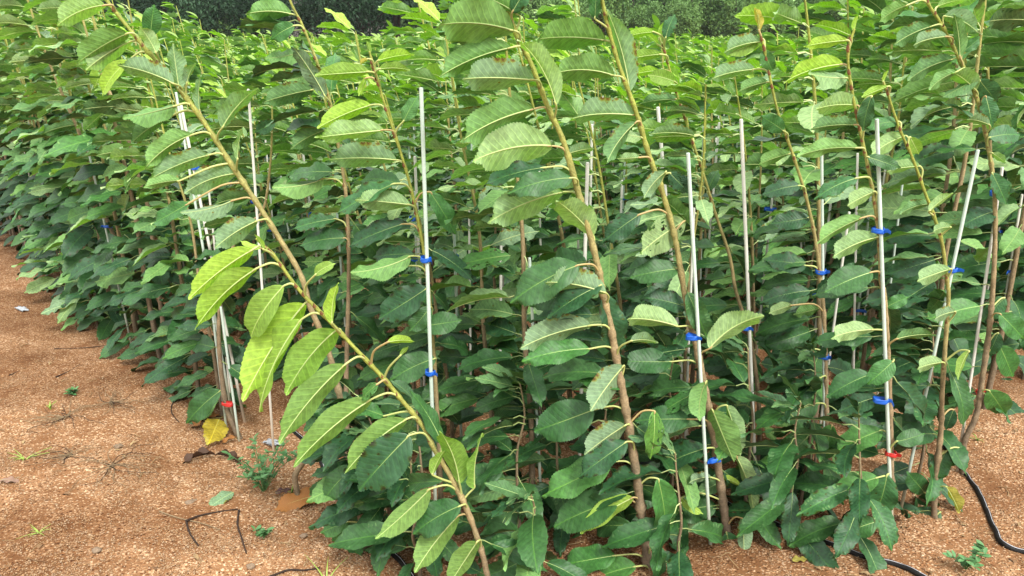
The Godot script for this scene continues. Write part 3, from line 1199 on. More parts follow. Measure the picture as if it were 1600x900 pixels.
# ------------------------------------------------------------------ the saplings that the photograph shows singly
func build_heroes() -> void:
	hero("big sapling with thick tan stem and large pale leaf undersides, nearest the camera", 1.86,
		[[1017, 915], [1002, 800], [992, 725], [977, 635], [965, 570], [955, 515], [942, 460], [935, 420], [920, 360], [902, 295], [880, 220], [857, 170], [830, 100], [805, 50], [790, 0], [770, -60]], 0.0155, 0.0058, 0.55, [
		["Lm", 803, 48, 677, 24, 64], ["Lm", 800, 74, 682, 108, 42], ["Ll", 835, 125, 714, 116, 50], ["Lm", 835, 170, 709, 210, 48], ["Ll", 863, 228, 732, 236, 66],
		["Ud", 850, 262, 752, 282, 30], ["Ll", 880, 300, 755, 338, 48], ["Ll", 927, 368, 869, 303, 62], ["Ll", 947, 458, 848, 430, 54], ["Ll", 925, 508, 808, 534, 46],
		["Um", 922, 545, 814, 556, 36], ["Ud", 928, 640, 832, 676, 78], ["Ll", 975, 571, 917, 641, 44], ["Ll", 978, 664, 912, 706, 40], ["Um", 955, 722, 845, 776, 56],
		["Ly", 990, 777, 902, 826, 32], ["Ud", 965, 782, 862, 818, 62], ["Um", 962, 868, 872, 882, 46], ["Um", 994, 885, 903, 908, 46], ["Ll", 985, 533, 1030, 529, 26],
		["Ule", 1022, 642, 1022, 722, 26], ["Um", 1028, 748, 1047, 846, 42], ["Ud", 1025, 850, 1034, 912, 26], ["Ll", 869, 165, 822, 42, 30], ["Ud", 895, 278, 790, 292, 36],
		["Ud", 905, 414, 788, 466, 60], ["Lm", 812, 25, 700, -35, 56], ["Lm", 795, -5, 690, -60, 50], ["Um", 800, 20, 850, -60, 40], ["Ll", 888, 240, 930, 228, 34], ["Um", 975, 605, 905, 590, 30], ["Ud", 980, 690, 900, 745, 44], ["Ud", 940, 445, 850, 492, 46]], [[0.02, 0.5, 24, "d"]])
	hero("sapling with tan stem tied twice by blue tape, beside the big pale-leaved one", 2.0,
		[[1137, 850], [1134, 820], [1125, 750], [1112, 665], [1095, 575], [1082, 515], [1070, 460], [1060, 400], [1052, 360], [1035, 300], [1015, 245], [997, 185], [985, 150], [965, 95], [945, 20], [935, -40]], 0.0145, 0.0055, 0.5, [
		["Ll", 984, 143, 957, 8, 34], ["Lm", 946, 63, 832, 52, 52], ["Lm", 960, 118, 862, 100, 44], ["Ll", 995, 180, 881, 174, 40], ["Lm", 995, 190, 938, 252, 30],
		["Ll", 1000, 246, 964, 248, 14], ["Ll", 1041, 268, 1000, 306, 38], ["Ude", 1046, 270, 1078, 302, 32], ["Lle", 1070, 345, 994, 394, 52], ["Ud", 1000, 335, 938, 377, 36],
		["Ll", 1060, 510, 970, 488, 36], ["Ud", 1050, 565, 973, 565, 42], ["Ume", 1086, 614, 1026, 646, 26], ["Ud", 1078, 655, 991, 655, 46], ["Lm", 1096, 665, 1018, 682, 28],
		["Ll", 1108, 545, 1187, 476, 40], ["Lm", 1103, 597, 1084, 656, 42], ["Lm", 1113, 640, 1146, 718, 52], ["Ll", 1135, 633, 1160, 706, 20], ["Ll", 1150, 712, 1186, 796, 24],
		["Um", 1135, 832, 1150, 898, 40], ["Ll", 1160, 810, 1164, 862, 22], ["Ll", 1120, 825, 1048, 843, 34], ["Ly", 1064, 778, 1096, 806, 28], ["Ll", 1112, 746, 1073, 749, 20],
		["Ly", 1125, 746, 1160, 756, 22], ["Um", 940, 5, 900, -50, 30], ["Ll", 1003, 215, 958, 205, 20], ["Ud", 1060, 420, 985, 430, 40], ["Ud", 1074, 480, 1010, 462, 34], ["Ud", 1105, 700, 1020, 730, 46], ["Um", 930, 30, 935, -50, 26], ["Ud", 1120, 790, 1040, 800, 44]], [[0.02, 0.5, 20, "d"]])
	hero("bent sapling leaning over the bare soil with bright yellow-green shoot tip", 1.70,
		[[785, 960], [762, 900], [755, 870], [735, 810], [710, 755], [680, 705], [660, 665], [625, 622], [600, 592], [565, 555], [532, 520], [500, 487], [465, 450], [430, 402], [412, 384], [400, 372]], 0.0102, 0.0042, 0.30, [
		["Ly", 412, 390, 400, 364, 12], ["Ly", 408, 388, 374, 378, 14], ["Ly", 395, 390, 291, 457, 40], ["Ly", 400, 420, 297, 499, 46], ["Uy", 443, 447, 376, 531, 46],
		["Ly", 476, 474, 374, 612, 46], ["Uy", 470, 500, 384, 642, 32], ["Lg", 526, 515, 438, 606, 52], ["Lg", 540, 569, 429, 682, 38], ["Lg", 580, 624, 452, 717, 42],
		["Lg", 635, 655, 531, 730, 42], ["Lg", 672, 764, 593, 842, 30], ["Lg", 716, 806, 644, 887, 44], ["Lg", 746, 846, 703, 908, 44], ["Ly", 519, 506, 521, 438, 32],
		["Ly", 605, 535, 651, 528, 13], ["Ly", 625, 556, 638, 540, 24], ["Ume", 590, 600, 560, 625, 18], ["Lg", 718, 755, 696, 664, 30], ["Lg", 741, 762, 744, 673, 14],
		["Lg", 676, 742, 692, 698, 22], ["Ud", 690, 692, 648, 606, 30], ["Ud", 640, 680, 556, 768, 84], ["Uy", 492, 430, 520, 408, 18], ["Um", 600, 650, 530, 625, 26], ["Ud", 720, 790, 640, 830, 50]], [[0.0, 0.35, 8, "d"]])
	hero("long slanting sapling with tan stem leaning towards the bare soil at its top", 1.95,
		[[577, 888], [575, 875], [566, 820], [557, 760], [545, 690], [530, 615], [512, 545], [485, 480], [470, 430], [435, 370], [400, 315], [360, 255], [325, 200], [285, 145], [250, 102], [210, 55], [168, 2], [140, -40]], 0.0135, 0.005, 0.55, [
		["Ll", 165, 8, 83, 28, 40], ["Ll", 206, 64, 129, 103, 46], ["Lm", 200, 52, 118, 92, 36], ["Ll", 272, 131, 189, 94, 38], ["Uy", 200, 95, 147, 149, 28],
		["Lm", 275, 165, 192, 189, 36], ["Lm", 302, 210, 220, 251, 30], ["Lm", 255, 188, 202, 219, 26], ["Ll", 327, 242, 234, 271, 27], ["Ll", 368, 271, 283, 292, 38],
		["Ll", 365, 313, 284, 341, 30], ["Ll", 402, 345, 332, 382, 38], ["Lm", 282, 282, 224, 288, 18], ["Um", 295, 318, 234, 352, 27], ["Ll", 244, 83, 221, 38, 24],
		["Ll", 347, 200, 397, 128, 34], ["Ll", 371, 250, 375, 194, 12], ["Ll", 312, 175, 308, 114, 14], ["Ll", 280, 140, 270, 68, 28], ["Um", 235, 55, 240, 8, 34], ["Ll", 292, 130, 302, 95, 20],
		["Ud", 535, 640, 470, 670, 40], ["Ud", 545, 690, 490, 640, 44], ["Ud", 553, 730, 500, 780, 40], ["Um", 555, 830, 556, 875, 28], ["Ud", 520, 590, 455, 610, 40], ["Ud", 550, 720, 600, 690, 40], ["Um", 545, 815, 497, 832, 30], ["Um", 540, 830, 520, 860, 24]], [[0.06, 0.3, 7, "d"]])
	hero("slender sapling with bright apple-green leaves under a yellowish tip, beside tall white stake", 2.12,
		[[690, 830], [686, 700], [678, 560], [672, 480], [665, 410], [650, 330], [637, 275], [620, 220], [602, 165], [587, 115], [577, 80]], 0.0105, 0.0036, 0.35, [
		["Ly", 577, 112, 493, 116, 28], ["Ly", 580, 164, 493, 194, 34], ["Ll", 601, 203, 490, 214, 34], ["Ll", 620, 250, 513, 242, 42], ["Um", 616, 287, 522, 331, 26],
		["Ll", 641, 320, 552, 309, 32], ["Ud", 630, 350, 541, 381, 36], ["Lm", 643, 400, 549, 437, 32], ["Ud", 643, 415, 560, 436, 26], ["Ly", 590, 95, 648, 80, 24],
		["Ly", 592, 108, 643, 104, 18], ["Um", 630, 190, 652, 148, 26], ["Um", 672, 300, 716, 367, 28], ["Lo", 575, 92, 562, 98, 10], ["Ly", 578, 84, 574, 62, 9], ["Ly", 572, 122, 560, 150, 22], ["Ud", 668, 450, 590, 500, 50], ["Ud", 672, 480, 640, 520, 40], ["Ud", 680, 560, 605, 590, 46], ["Ud", 660, 510, 720, 500, 34]], [[0.05, 0.45, 12, "d"], [0.4, 0.6, 5, "d"]])
	hero("straight sapling with tan stem tied to a tall white stake by blue and red tape", 1.97,
		[[1390, 890], [1392, 750], [1391, 650], [1387, 550], [1382, 460], [1377, 445], [1375, 400], [1370, 340], [1360, 280], [1345, 210], [1330, 135], [1325, 85], [1335, 45]], 0.0118, 0.0036, 0.6, [
		["Ly", 1330, 56, 1269, 31, 32], ["Ly", 1325, 63, 1252, 70, 17], ["Ly", 1318, 100, 1213, 119, 36], ["Ll", 1324, 122, 1254, 119, 30], ["Ll", 1341, 165, 1274, 163, 34],
		["Lm", 1338, 195, 1261, 196, 26], ["Lm", 1342, 231, 1239, 234, 24], ["Um", 1340, 278, 1269, 304, 24], ["Ll", 1367, 299, 1316, 322, 34], ["Lm", 1348, 340, 1264, 379, 28],
		["Ll", 1373, 370, 1293, 396, 36], ["Ud", 1363, 425, 1288, 452, 46], ["Ll", 1366, 515, 1289, 523, 22], ["Ud", 1360, 585, 1289, 616, 42], ["Um", 1396, 564, 1356, 601, 42],
		["Um", 1378, 672, 1304, 702, 44], ["Um", 1372, 746, 1301, 771, 40], ["Um", 1386, 742, 1369, 812, 48], ["Um", 1370, 815, 1308, 836, 44], ["Lm", 1400, 530, 1461, 517, 22],
		["Ud", 1400, 690, 1448, 678, 36], ["Ud", 1350, 200, 1358, 160, 20], ["Ly", 1334, 48, 1338, 22, 9], ["Ud", 1362, 150, 1345, 205, 26], ["Ud", 1355, 245, 1410, 262, 22], ["Ud", 1372, 620, 1310, 640, 36], ["Um", 1385, 480, 1420, 462, 30]], [[0.05, 0.5, 14, "d"]])
	hero("leaning sapling with yellow-green stem tied to a slanted white stake by blue tape", 2.1,
		[[1470, 870], [1462, 830], [1460, 770], [1470, 675], [1472, 615], [1477, 540], [1482, 465], [1480, 440], [1472, 380], [1460, 340], [1445, 300], [1425, 245], [1405, 200], [1385, 140], [1378, 122]], 0.0112, 0.0036, 0.45, [
		["Ly", 1388, 135, 1343, 152, 16], ["Ll", 1415, 212, 1351, 241, 26], ["Uy", 1422, 214, 1437, 243, 30], ["Ll", 1438, 260, 1379, 264, 22], ["Lm", 1456, 318, 1399, 329, 17],
		["Ll", 1452, 330, 1486, 299, 16], ["Ll", 1486, 355, 1454, 358, 20], ["Ll", 1486, 420, 1426, 439, 28], ["Ll", 1493, 487, 1454, 496, 23], ["Ll", 1473, 566, 1426, 574, 24],
		["Ly", 1514, 548, 1491, 592, 26], ["Um", 1478, 705, 1459, 752, 46], ["Ud", 1490, 640, 1477, 672, 22], ["Lo", 1478, 760, 1501, 797, 36], ["Ud", 1460, 678, 1403, 681, 36],
		["Ude", 1470, 800, 1404, 832, 50], ["Ud", 1476, 886, 1428, 907, 40], ["Um", 1470, 860, 1507, 882, 36], ["Ly", 1380, 128, 1387, 108, 8], ["Um", 1405, 190, 1350, 195, 20], ["Um", 1500, 700, 1478, 730, 34], ["Ud", 1445, 770, 1420, 740, 40]], [[0.04, 0.45, 11, "d"], [0.45, 0.6, 3, "m"]])
	hero("tall sapling with brown stem and drooping upper leaves, beside two stakes near the block's end", 2.36,
		[[1505, 735], [1507, 690], [1525, 650], [1535, 590], [1545, 520], [1552, 440], [1555, 350], [1552, 280], [1540, 210], [1525, 150], [1500, 95], [1472, 40], [1450, 5], [1440, -30]], 0.012, 0.0050, 0.6, [
		["Ll", 1480, 57, 1419, 66, 26], ["Lm", 1456, 41, 1391, 66, 30], ["Lm", 1418, 8, 1369, 30, 32], ["Lm", 1500, 90, 1496, 18, 17], ["Lm", 1490, 92, 1409, 119, 30],
		["Lm", 1495, 112, 1444, 137, 20], ["Ll", 1525, 141, 1486, 104, 40], ["Ll", 1546, 195, 1510, 182, 27], ["Um", 1530, 125, 1560, 162, 36], ["Um", 1505, 80, 1533, 58, 30],
		["Ll", 1550, 239, 1573, 254, 26], ["Um", 1570, 465, 1534, 502, 46], ["Um", 1560, 520, 1544, 557, 42], ["Um", 1562, 490, 1604, 531, 36], ["Um", 1562, 540, 1586, 592, 30],
		["Um", 1545, 610, 1576, 652, 34], ["Um", 1540, 150, 1553, 200, 26], ["Ll", 1465, 10, 1510, -5, 30], ["Ll", 1475, 25, 1530, 40, 28], ["Um", 1550, 270, 1575, 320, 24], ["Lm", 1530, 120, 1470, 155, 24], ["Um", 1545, 215, 1600, 205, 30], ["Ud", 1555, 330, 1500, 350, 34]], [[0.25, 0.85, 16, "m"]])
	hero("sapling with thin yellowish tip over bright far rows, lower stem tied to a stake", 2.2,
		[[1285, 865], [1291, 750], [1291, 650], [1289, 540], [1285, 460], [1282, 440], [1275, 380], [1260, 310], [1240, 245], [1217, 180], [1205, 130], [1195, 80], [1187, 50], [1185, 22]], 0.0118, 0.0034, 0.6, [
		["Ll", 1180, 108, 1104, 118, 26], ["Ll", 1190, 65, 1124, 76, 30], ["Ly", 1190, 60, 1130, 90, 18], ["Lo", 1186, 48, 1184, 10, 12], ["Um", 1192, 78, 1208, 112, 26],
		["Ud", 1282, 590, 1229, 622, 36], ["Um", 1277, 630, 1214, 652, 46], ["Um", 1270, 680, 1216, 707, 40], ["Um", 1300, 664, 1284, 722, 36], ["Um", 1282, 750, 1244, 782, 36],
		["Um", 1292, 790, 1257, 832, 40], ["Ud", 1265, 545, 1214, 562, 36], ["Ll", 1238, 477, 1199, 488, 17], ["Lm", 1281, 482, 1239, 492, 22], ["Ud", 1260, 415, 1198, 404, 36],
		["Lm", 1200, 128, 1150, 140, 24], ["Um", 1225, 205, 1190, 180, 30], ["Lm", 1235, 240, 1180, 255, 24], ["Ud", 1250, 290, 1190, 300, 30], ["Ud", 1265, 340, 1205, 350, 34], ["Ud", 1310, 430, 1350, 415, 36], ["Ud", 1245, 750, 1200, 790, 44]], [[0.04, 0.5, 13, "d"]])
	hero("sapling with green upper stem between the tied sapling and a tall bare stake", 2.3,
		[[1190, 820], [1182, 750], [1187, 675], [1182, 590], [1170, 520], [1150, 455], [1140, 400], [1120, 340], [1100, 275], [1080, 215], [1057, 145], [1037, 75]], 0.011, 0.0034, 0.6, [
		["Ly", 1033, 85, 974, 91, 24], ["Uy", 1055, 128, 1013, 114, 36], ["Ly", 1030, 110, 977, 116, 20], ["Lm", 1058, 155, 994, 158, 17], ["Um", 1072, 170, 1111, 164, 30],
		["Lm", 1080, 215, 1037, 218, 17], ["Ud", 1105, 300, 1121, 264, 22], ["Ly", 1028, 70, 1005, 45, 16], ["Ly", 1030, 60, 1040, 30, 14], ["Um", 1040, 60, 1052, 20, 22], ["Ly", 1022, 50, 975, 55, 20], ["Um", 1090, 250, 1040, 240, 30]], [[0.1, 0.75, 22, "d"]])
	hero("sapling with pale brown stem rising straight behind the slanting one near the bare soil", 2.3,
		[[545, 765], [540, 700], [542, 550], [545, 425], [542, 320], [532, 245], [517, 165], [500, 110], [475, 45], [455, 5], [445, -30]], 0.011, 0.004, 0.7, [
		["Lm", 456, 22, 384, 13, 36], ["Lle", 509, 152, 461, 68, 30], ["Lm", 490, 140, 409, 156, 30], ["Lm", 506, 279, 429, 302, 32], ["Um", 525, 342, 454, 354, 26],
		["Ud", 540, 372, 465, 378, 40], ["Lm", 500, 110, 445, 130, 26], ["Lm", 475, 80, 415, 95, 34], ["Um", 460, 40, 420, 60, 26], ["Lm", 520, 200, 450, 225, 28]], [[0.15, 0.7, 20, "d"], [0.6, 0.9, 6, "m"]])
	for a in [[655, 905, "low leafy shoot in front of the tall white stake's foot"],  [838, 905, "low leafy shoot at the lower edge, just left of the big sapling's foot"],
			  [1062, 890, "low leafy shoot between the big and the twice-tied sapling"],
			   [152, 512, "pale green low shoot at the soil's edge under the outermost row", 1], [106, 470, "pale green low shoot farther back at the soil's edge", 1], [612, 850, "low leafy shoot over the hose by the slanting sapling"]]:
		var t := make_sapling(rf(0.30, 0.42), 13, "d" if a.size() < 4 else "l")
		var g := on_ground(a[0], a[1])
		t.name = numbered("cherry_shoot")
		t.position = g
		t.rotation.y = rf(-0.8, 0.8)
		add_child(t)
		tag(t, a[2], "sapling", "low leafy shoots between the stems")
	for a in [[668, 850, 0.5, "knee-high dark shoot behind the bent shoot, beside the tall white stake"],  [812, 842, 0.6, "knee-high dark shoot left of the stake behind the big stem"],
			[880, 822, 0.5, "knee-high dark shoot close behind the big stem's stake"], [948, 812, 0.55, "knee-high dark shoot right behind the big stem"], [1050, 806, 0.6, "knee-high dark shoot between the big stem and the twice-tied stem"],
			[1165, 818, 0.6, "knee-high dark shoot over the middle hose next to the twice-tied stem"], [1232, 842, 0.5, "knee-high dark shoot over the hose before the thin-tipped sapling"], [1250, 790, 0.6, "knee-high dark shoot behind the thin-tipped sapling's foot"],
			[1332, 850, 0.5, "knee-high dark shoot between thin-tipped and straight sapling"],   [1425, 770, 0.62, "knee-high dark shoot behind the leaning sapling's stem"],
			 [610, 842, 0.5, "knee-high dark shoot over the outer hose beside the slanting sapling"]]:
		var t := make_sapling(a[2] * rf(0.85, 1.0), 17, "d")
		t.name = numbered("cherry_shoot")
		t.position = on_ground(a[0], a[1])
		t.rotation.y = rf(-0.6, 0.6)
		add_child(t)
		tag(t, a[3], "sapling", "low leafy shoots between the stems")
	# two stems of the outermost row farther along, and a bare one tied low
	hero("sapling of the outermost row with brown stem bare between tiers of level leaves", 3.62,
		[[228, 545], [205, 470], [195, 430], [180, 375], [160, 325], [145, 270], [125, 210], [105, 165], [82, 110], [60, 50], [45, 5], [35, -30]], 0.0145, 0.005, 0.8, [
		["Lm", 120, 195, 60, 205, 20], ["Lm", 150, 250, 95, 245, 18], ["Lm", 160, 290, 105, 300, 18]], [[0.05, 0.3, 16, "d"], [0.3, 0.62, 16, "m"], [0.6, 1.0, 20, "l"]])
	hero("sapling of the outermost row, tan stem close behind the slanting sapling's leaves", 3.2,
		[[262, 560], [250, 470], [240, 400], [235, 340], [215, 270], [195, 200], [172, 145], [155, 105], [135, 50], [120, -10]], 0.0135, 0.005, 0.85, [
		["Lm", 205, 235, 150, 240, 22], ["Uy", 160, 100, 148, 140, 26]], [[0.05, 0.35, 18, "d"], [0.35, 0.65, 12, "m"], [0.65, 1.0, 14, "l"]])
	hero("thin sapling with crooked grey foot between two white stakes, tied low with red tape", 2.62,
		[[388, 705], [375, 685], [355, 640], [345, 575], [342, 500], [352, 430], [375, 360], [410, 330], [422, 260], [425, 200], [425, 150]], 0.0125, 0.0036, 0.8, [
		["Um", 430, 190, 397, 208, 34], ["Ud", 345, 610, 285, 660, 34]], [[0.3, 0.55, 10, "d"], [0.55, 1.0, 12, "m"]])

func build_stakes() -> void:
	stake_px("tall white stake between the slender apple-green sapling and the bent shoot", 2.0, [658, 138], [684, 892], 0.0056, [
		[668, 405, "blue", "blue tape tie on the tall white stake, upper of its two"], [675, 582, "blue", "blue tape tie on the tall white stake above the bent shoot's leaves"], [683, 872, "red", "red tape tie at the foot of the tall white stake"]])
	stake_px("pale green-white stake in front of the sapling tied twice with blue tape", 1.96, [1075, 240], [1113, 905], 0.0053, [
		[1084, 527, "blue", "blue tape tie halfway up the stem tied twice", -0.014], [1112, 720, "blue", "blue tape tie lowest on the stem tied twice", 0.022]])
	stake_px("tall bare white stake with one blue tie low down, right of the twice-tied stem", 2.22, [1158, 187], [1180, 670], 0.0056, [
		[1165, 512, "blue", "blue tape tie on the tall bare stake beside the twice-tied sapling"]])
	stake_px("tall white stake along the straight sapling with two blue and two red ties", 1.96, [1370, 187], [1396, 860], 0.0053, [
		[1375, 360, "blue", "blue tape tie highest on the straight sapling's stake"], [1382, 625, "blue", "crumpled blue tape tie midway on the straight sapling's stake", -0.026], [1395, 709, "red", "red tape tie below the crumpled blue one"], [1388, 838, "red", "red tape tie lowest on the straight sapling's stem", 0.012]])
	stake_px("slanted white stake crossing behind the leaning yellow-green sapling", 2.14, [1528, 235], [1402, 822], 0.0051, [
		[1490, 421, "blue", "blue tape tie where the slanted stake meets the leaning stem"]])
	stake_px("white stake beside the tall brown-stemmed sapling near the block's end", 2.38, [1566, 262], [1500, 712], 0.0051, [
		[1558, 302, "blue", "blue tape tie high on the tall brown stem near the block's end"], [1529, 611, "red", "pinkish red tape tie low on the stake near the block's end", 0.018]])
	stake_px("white stake beside the thin-tipped sapling with two blue ties", 2.2, [1284, 238], [1291, 700], 0.0045, [
		[1285, 424, "blue", "blue tape tie, upper of two on the thin-tipped sapling's stake"], [1289, 557, "blue", "blue tape tie, lower of two on the thin-tipped sapling's stake"]])
	stake_px("greenish white stake rising from the weed clump beside the bent shoot", 2.5, [388, 140], [428, 716], 0.0045)
	stake_px("white stake behind the slanting sapling, taller of two standing close together", 2.75, [283, 165], [330, 395], 0.0055)
	stake_px("white stake just before the taller of two close stakes, with blue tie", 2.75, [275, 145], [312, 355], 0.0047, [[307, 262, "blue", "blue tape tie on the close pair of stakes behind the slanting sapling"]])
	stake_px("thin stake on the inner side of the crooked grey-footed sapling", 2.6, [345, 480], [376, 706], 0.0047, [[360, 631, "red", "red tape tie low on the crooked grey-footed sapling", -0.03]])
	stake_px("thin stake on the outer side of the crooked grey-footed sapling", 2.66, [332, 490], [357, 694], 0.0047)
	stake_px("white stake in the gap right above the big sapling's eaten leaf", 2.5, [1028, 168], [1052, 420], 0.0061)
	stake_px("white stake in the dark gap left of the big pale-leaved sapling", 2.55, [783, 375], [780, 762], 0.0051, [[780, 568, "red", "red tape tie on the stake in the dark gap"]])
	stake_px("white stake just behind the big sapling's stem with a red tie low down", 2.15, [918, 255], [902, 835], 0.0056, [[903, 766, "red", "red tape tie low behind the big sapling's stem"]])
	stake_px("thin white stake behind the big sapling, right of its upper stem", 2.6, [925, 195], [916, 600], 0.0048)
	stake_px("short white stake end behind the tall white one by the slender sapling", 2.6, [647, 300], [657, 560], 0.0047, [[648, 341, "blue", "small blue tape tie behind the slender sapling's stem"]])
	stake_px("white stake seen between dark leaves, left of the big sapling", 2.9, [733, 330], [735, 560], 0.0045)
	stake_px("white stake with red tie between dark leaves below the big sapling's middle", 2.75, [842, 480], [845, 640], 0.0048, [[845, 595, "red", "red tape tie between dark leaves near the big stem"]])
	stake_px("low white stake with a red tie near the ground left of the big sapling", 2.4, [776, 650], [772, 830], 0.0047, [[776, 782, "red", "red tape tie near the ground left of the big sapling"]])
	stake_px("thin white stake behind bright foliage, between the thin-tipped and the straight sapling", 2.7, [1340, 240], [1336, 580], 0.0044)
	stake_px("slim white stake deep between the rows behind the leaning yellow-green sapling", 2.9, [1412, 270], [1390, 460], 0.0044)

# ------------------------------------------------------------------ on the ground
func ribbon_path(called: String, label: String, category: String, px: Array, r: float, mat: Material, lift := 0.0, taper := 0.5, per := 5) -> MeshInstance3D:
	var p := PackedVector3Array()
	for a in px:
		p.append(on_ground(a[0], a[1]) + Vector3(0, r + lift + (a[2] if a.size() > 2 else 0.0), 0))
	var path := smooth_path(p, per)
	var base := path[0]
	base.y = 0
	var rr := PackedFloat32Array()
	for i in path.size():
		rr.append(r * lerpf(1.0, taper, float(i) / path.size()) * (1.0 + 0.12 * sin(i * 1.9)) if taper < 1.0 else r)
		path[i] -= base
	var s := Shape.new()
	tube(s, path, rr, 7)
	var o := put(called, s.surface(), mat, self, Transform3D(Basis(), base))
	tag(o, label, category)
	return o

func drip_hose(label: String, px: Array) -> void:
	var p := PackedVector3Array()
	for a in px:
		p.append(on_ground(a[0], a[1]) + Vector3(0, 0.010, 0))
	var path := smooth_path(p, 8)
	for i in path.size():
		path[i].y = height(path[i].x, path[i].z) + 0.004
	var base := path[0]
	var t := thing("drip_hose", Vector3(base.x, 0, base.z), label, "hose", "black drip hoses along the rows")
	var rr := PackedFloat32Array()
	var line := PackedVector3Array()
	var lr := PackedFloat32Array()
	for i in path.size():
		path[i] -= Vector3(base.x, 0, base.z)
		rr.append(0.0085)
		lr.append(0.0009)
		line.append(path[i] + Vector3(0.002, 0.0082, 0.002))
	var s := Shape.new()
	tube(s, path, rr, 10)
	put("hose_pipe", s.surface(), M.hose, t)
	var s2 := Shape.new()
	tube(s2, line, lr, 4)
	put("printed_line", s2.surface(), M.hose_line, t)

func ground_leaf(label: String, px: Array, tip: Array, wide: float, mat_u: Material, mat_l: Material, mesh: Mesh, lift := 0.012, roll := 0.0, called := "fallen_leaf") -> void:
	var a := on_ground(px[0], px[1]) + Vector3(0, lift, 0)
	var b := on_ground(tip[0], tip[1]) + Vector3(0, lift * 0.8, 0)
	var axis := (b - a).normalized()
	var n := Vector3.UP.rotated(axis, roll)
	n = (n - axis * n.dot(axis)).normalized()
	var L := a.distance_to(b)
	var o := put(called, mesh, null, self, Transform3D(Basis(axis.cross(n) * L * wide, axis * L, n * L), a))
	o.set_surface_override_material(0, mat_u)
	o.set_surface_override_material(1, mat_l)
	if mesh.get_surface_count() > 2:
		o.set_surface_override_material(2, M.twig if mat_u == M.dry_leaf else M.petiole)
	tag(o, label, "leaf")

func tuft(called: String, label: String, px: Array, n: int, h: float, spread: float, mat: Material, wide := 0.003) -> void:
	var g := on_ground(px[0], px[1])
	var s := Shape.new()
	for i in n:
		var a := rf(0, TAU)
		var out := Vector3(cos(a), 0, sin(a)) * spread * rf(0.3, 1.0)
		var tall := h * rf(0.5, 1.0)
		var side := Vector3(-sin(a), 0, cos(a)) * wide
		var ids := []
		for k in 5:
			var f := k / 4.0
			var p := out * f * (0.4 + 0.6 * f) + Vector3(0, tall * (f - 0.45 * f * f), 0)
			ids.append(s.vert(p - side * (1.0 - f * 0.9)))
			ids.append(s.vert(p + side * (1.0 - f * 0.9)))
			ids.append(s.vert(p - Vector3(0, wide * 0.5, 0)))
		for k in 4:
			var q: int = ids[k * 3]
			s.quad(q, q + 1, q + 4, q + 3)
			s.quad(q + 1, q + 2, q + 5, q + 4)
			s.quad(q + 2, q, q + 3, q + 5)
	tag(put(called, s.surface(), mat, self, Transform3D(Basis(), g - Vector3(0, 0.003, 0))), label, "grass tuft")

func weed(label: String, px: Array, stems: int, h: float, spread: float) -> void:
	var g := on_ground(px[0], px[1])
	var t := thing("weed", g, label, "weed")
	var small := blade(6, 1, {"arch": 0.4, "fold": 0.3, "wave": 0.0})
	for i in stems:
		var a := rf(0, TAU)
		var end := Vector3(cos(a) * spread * rf(0.3, 1), h * rf(0.45, 1.0), sin(a) * spread * rf(0.3, 1))
		var path := smooth_path(PackedVector3Array([Vector3(0, -0.01, 0), end * 0.5 + Vector3(0, h * 0.12, 0), end]), 5)
		var s := Shape.new()
		var rr := PackedFloat32Array()
		for k in path.size():
			rr.append(lerpf(0.0018, 0.0009, float(k) / path.size()))
		tube(s, path, rr, 5)
		put("stalk", s.surface(), M.weed, t)
		for k in 12:
			var p := path[mini(3 + k * 8 / 12, path.size() - 1)]
			var b := rf(0, TAU)
			var d := Vector3(cos(b), rf(0.1, 0.8), sin(b)).normalized()
			var n := Vector3(rf(-0.3, 0.3), 1, rf(-0.3, 0.3))
			n = (n - d * n.dot(d)).normalized()
			var L := rf(0.016, 0.030)
			var o := put("leaf", small, M.weed, t, Transform3D(Basis(d.cross(n) * L, d * L, n * L), p))

func stone(label: String, px: Array, r: float) -> void:
	var g := on_ground(px[0], px[1])
	var s := Shape.new()
	var rows := 7
	var n := 10
	var k := rf(0, 50)
	for i in rows + 1:
		for j in n:
			var th := PI * i / rows
			var ph := TAU * j / n
			var d := Vector3(sin(th) * cos(ph), cos(th), sin(th) * sin(ph))
			var q := 1.0 + 0.45 * noise.get_noise_3d(d.x * 8 + k, d.y * 8, d.z * 8)
			s.vert(d * r * q * Vector3(1.2, 0.65, 0.95))
	for i in rows:
		for j in n:
			var j2 := (j + 1) % n
			s.quad(i * n + j, i * n + j2, (i + 1) * n + j2, (i + 1) * n + j)
	tag(put("stone", s.surface(), M.stone, self, Transform3D(Basis(), g + Vector3(0, r * 0.3, 0))), label, "stone")

func plastic_sheet(label: String, corners: Array, mat: Material) -> void:
	var c := []
	for a in corners:
		c.append(on_ground(a[0], a[1]))
	var s := Shape.new()
	var n := 14
	for side in 2:
		for j in n + 1:
			for i in n + 1:
				var u := float(i) / n
				var v := float(j) / n
				var p: Vector3 = c[0].lerp(c[1], u).lerp(c[3].lerp(c[2], u), v)
				p.x += 0.02 * sin(v * 9.0 + u * 4.0)
				p.y = height(p.x, p.z) + 0.008 + 0.010 * absf(noise.get_noise_2d(p.x * 60, p.z * 60)) + 0.006 * absf(sin(u * 17.0 + v * 6.0)) - side * 0.002
				s.vert(p - c[0])
	for j in n:
		for i in n:
			var q := j * (n + 1) + i
			s.quad(q, q + 1, q + n + 2, q + n + 1)
			var q2 := q + (n + 1) * (n + 1)
			s.quad(q2 + 1, q2, q2 + n + 1, q2 + n + 2)
	tag(put("plastic_sheet", s.surface(), mat, self, Transform3D(Basis(), c[0])), label, "plastic sheet")

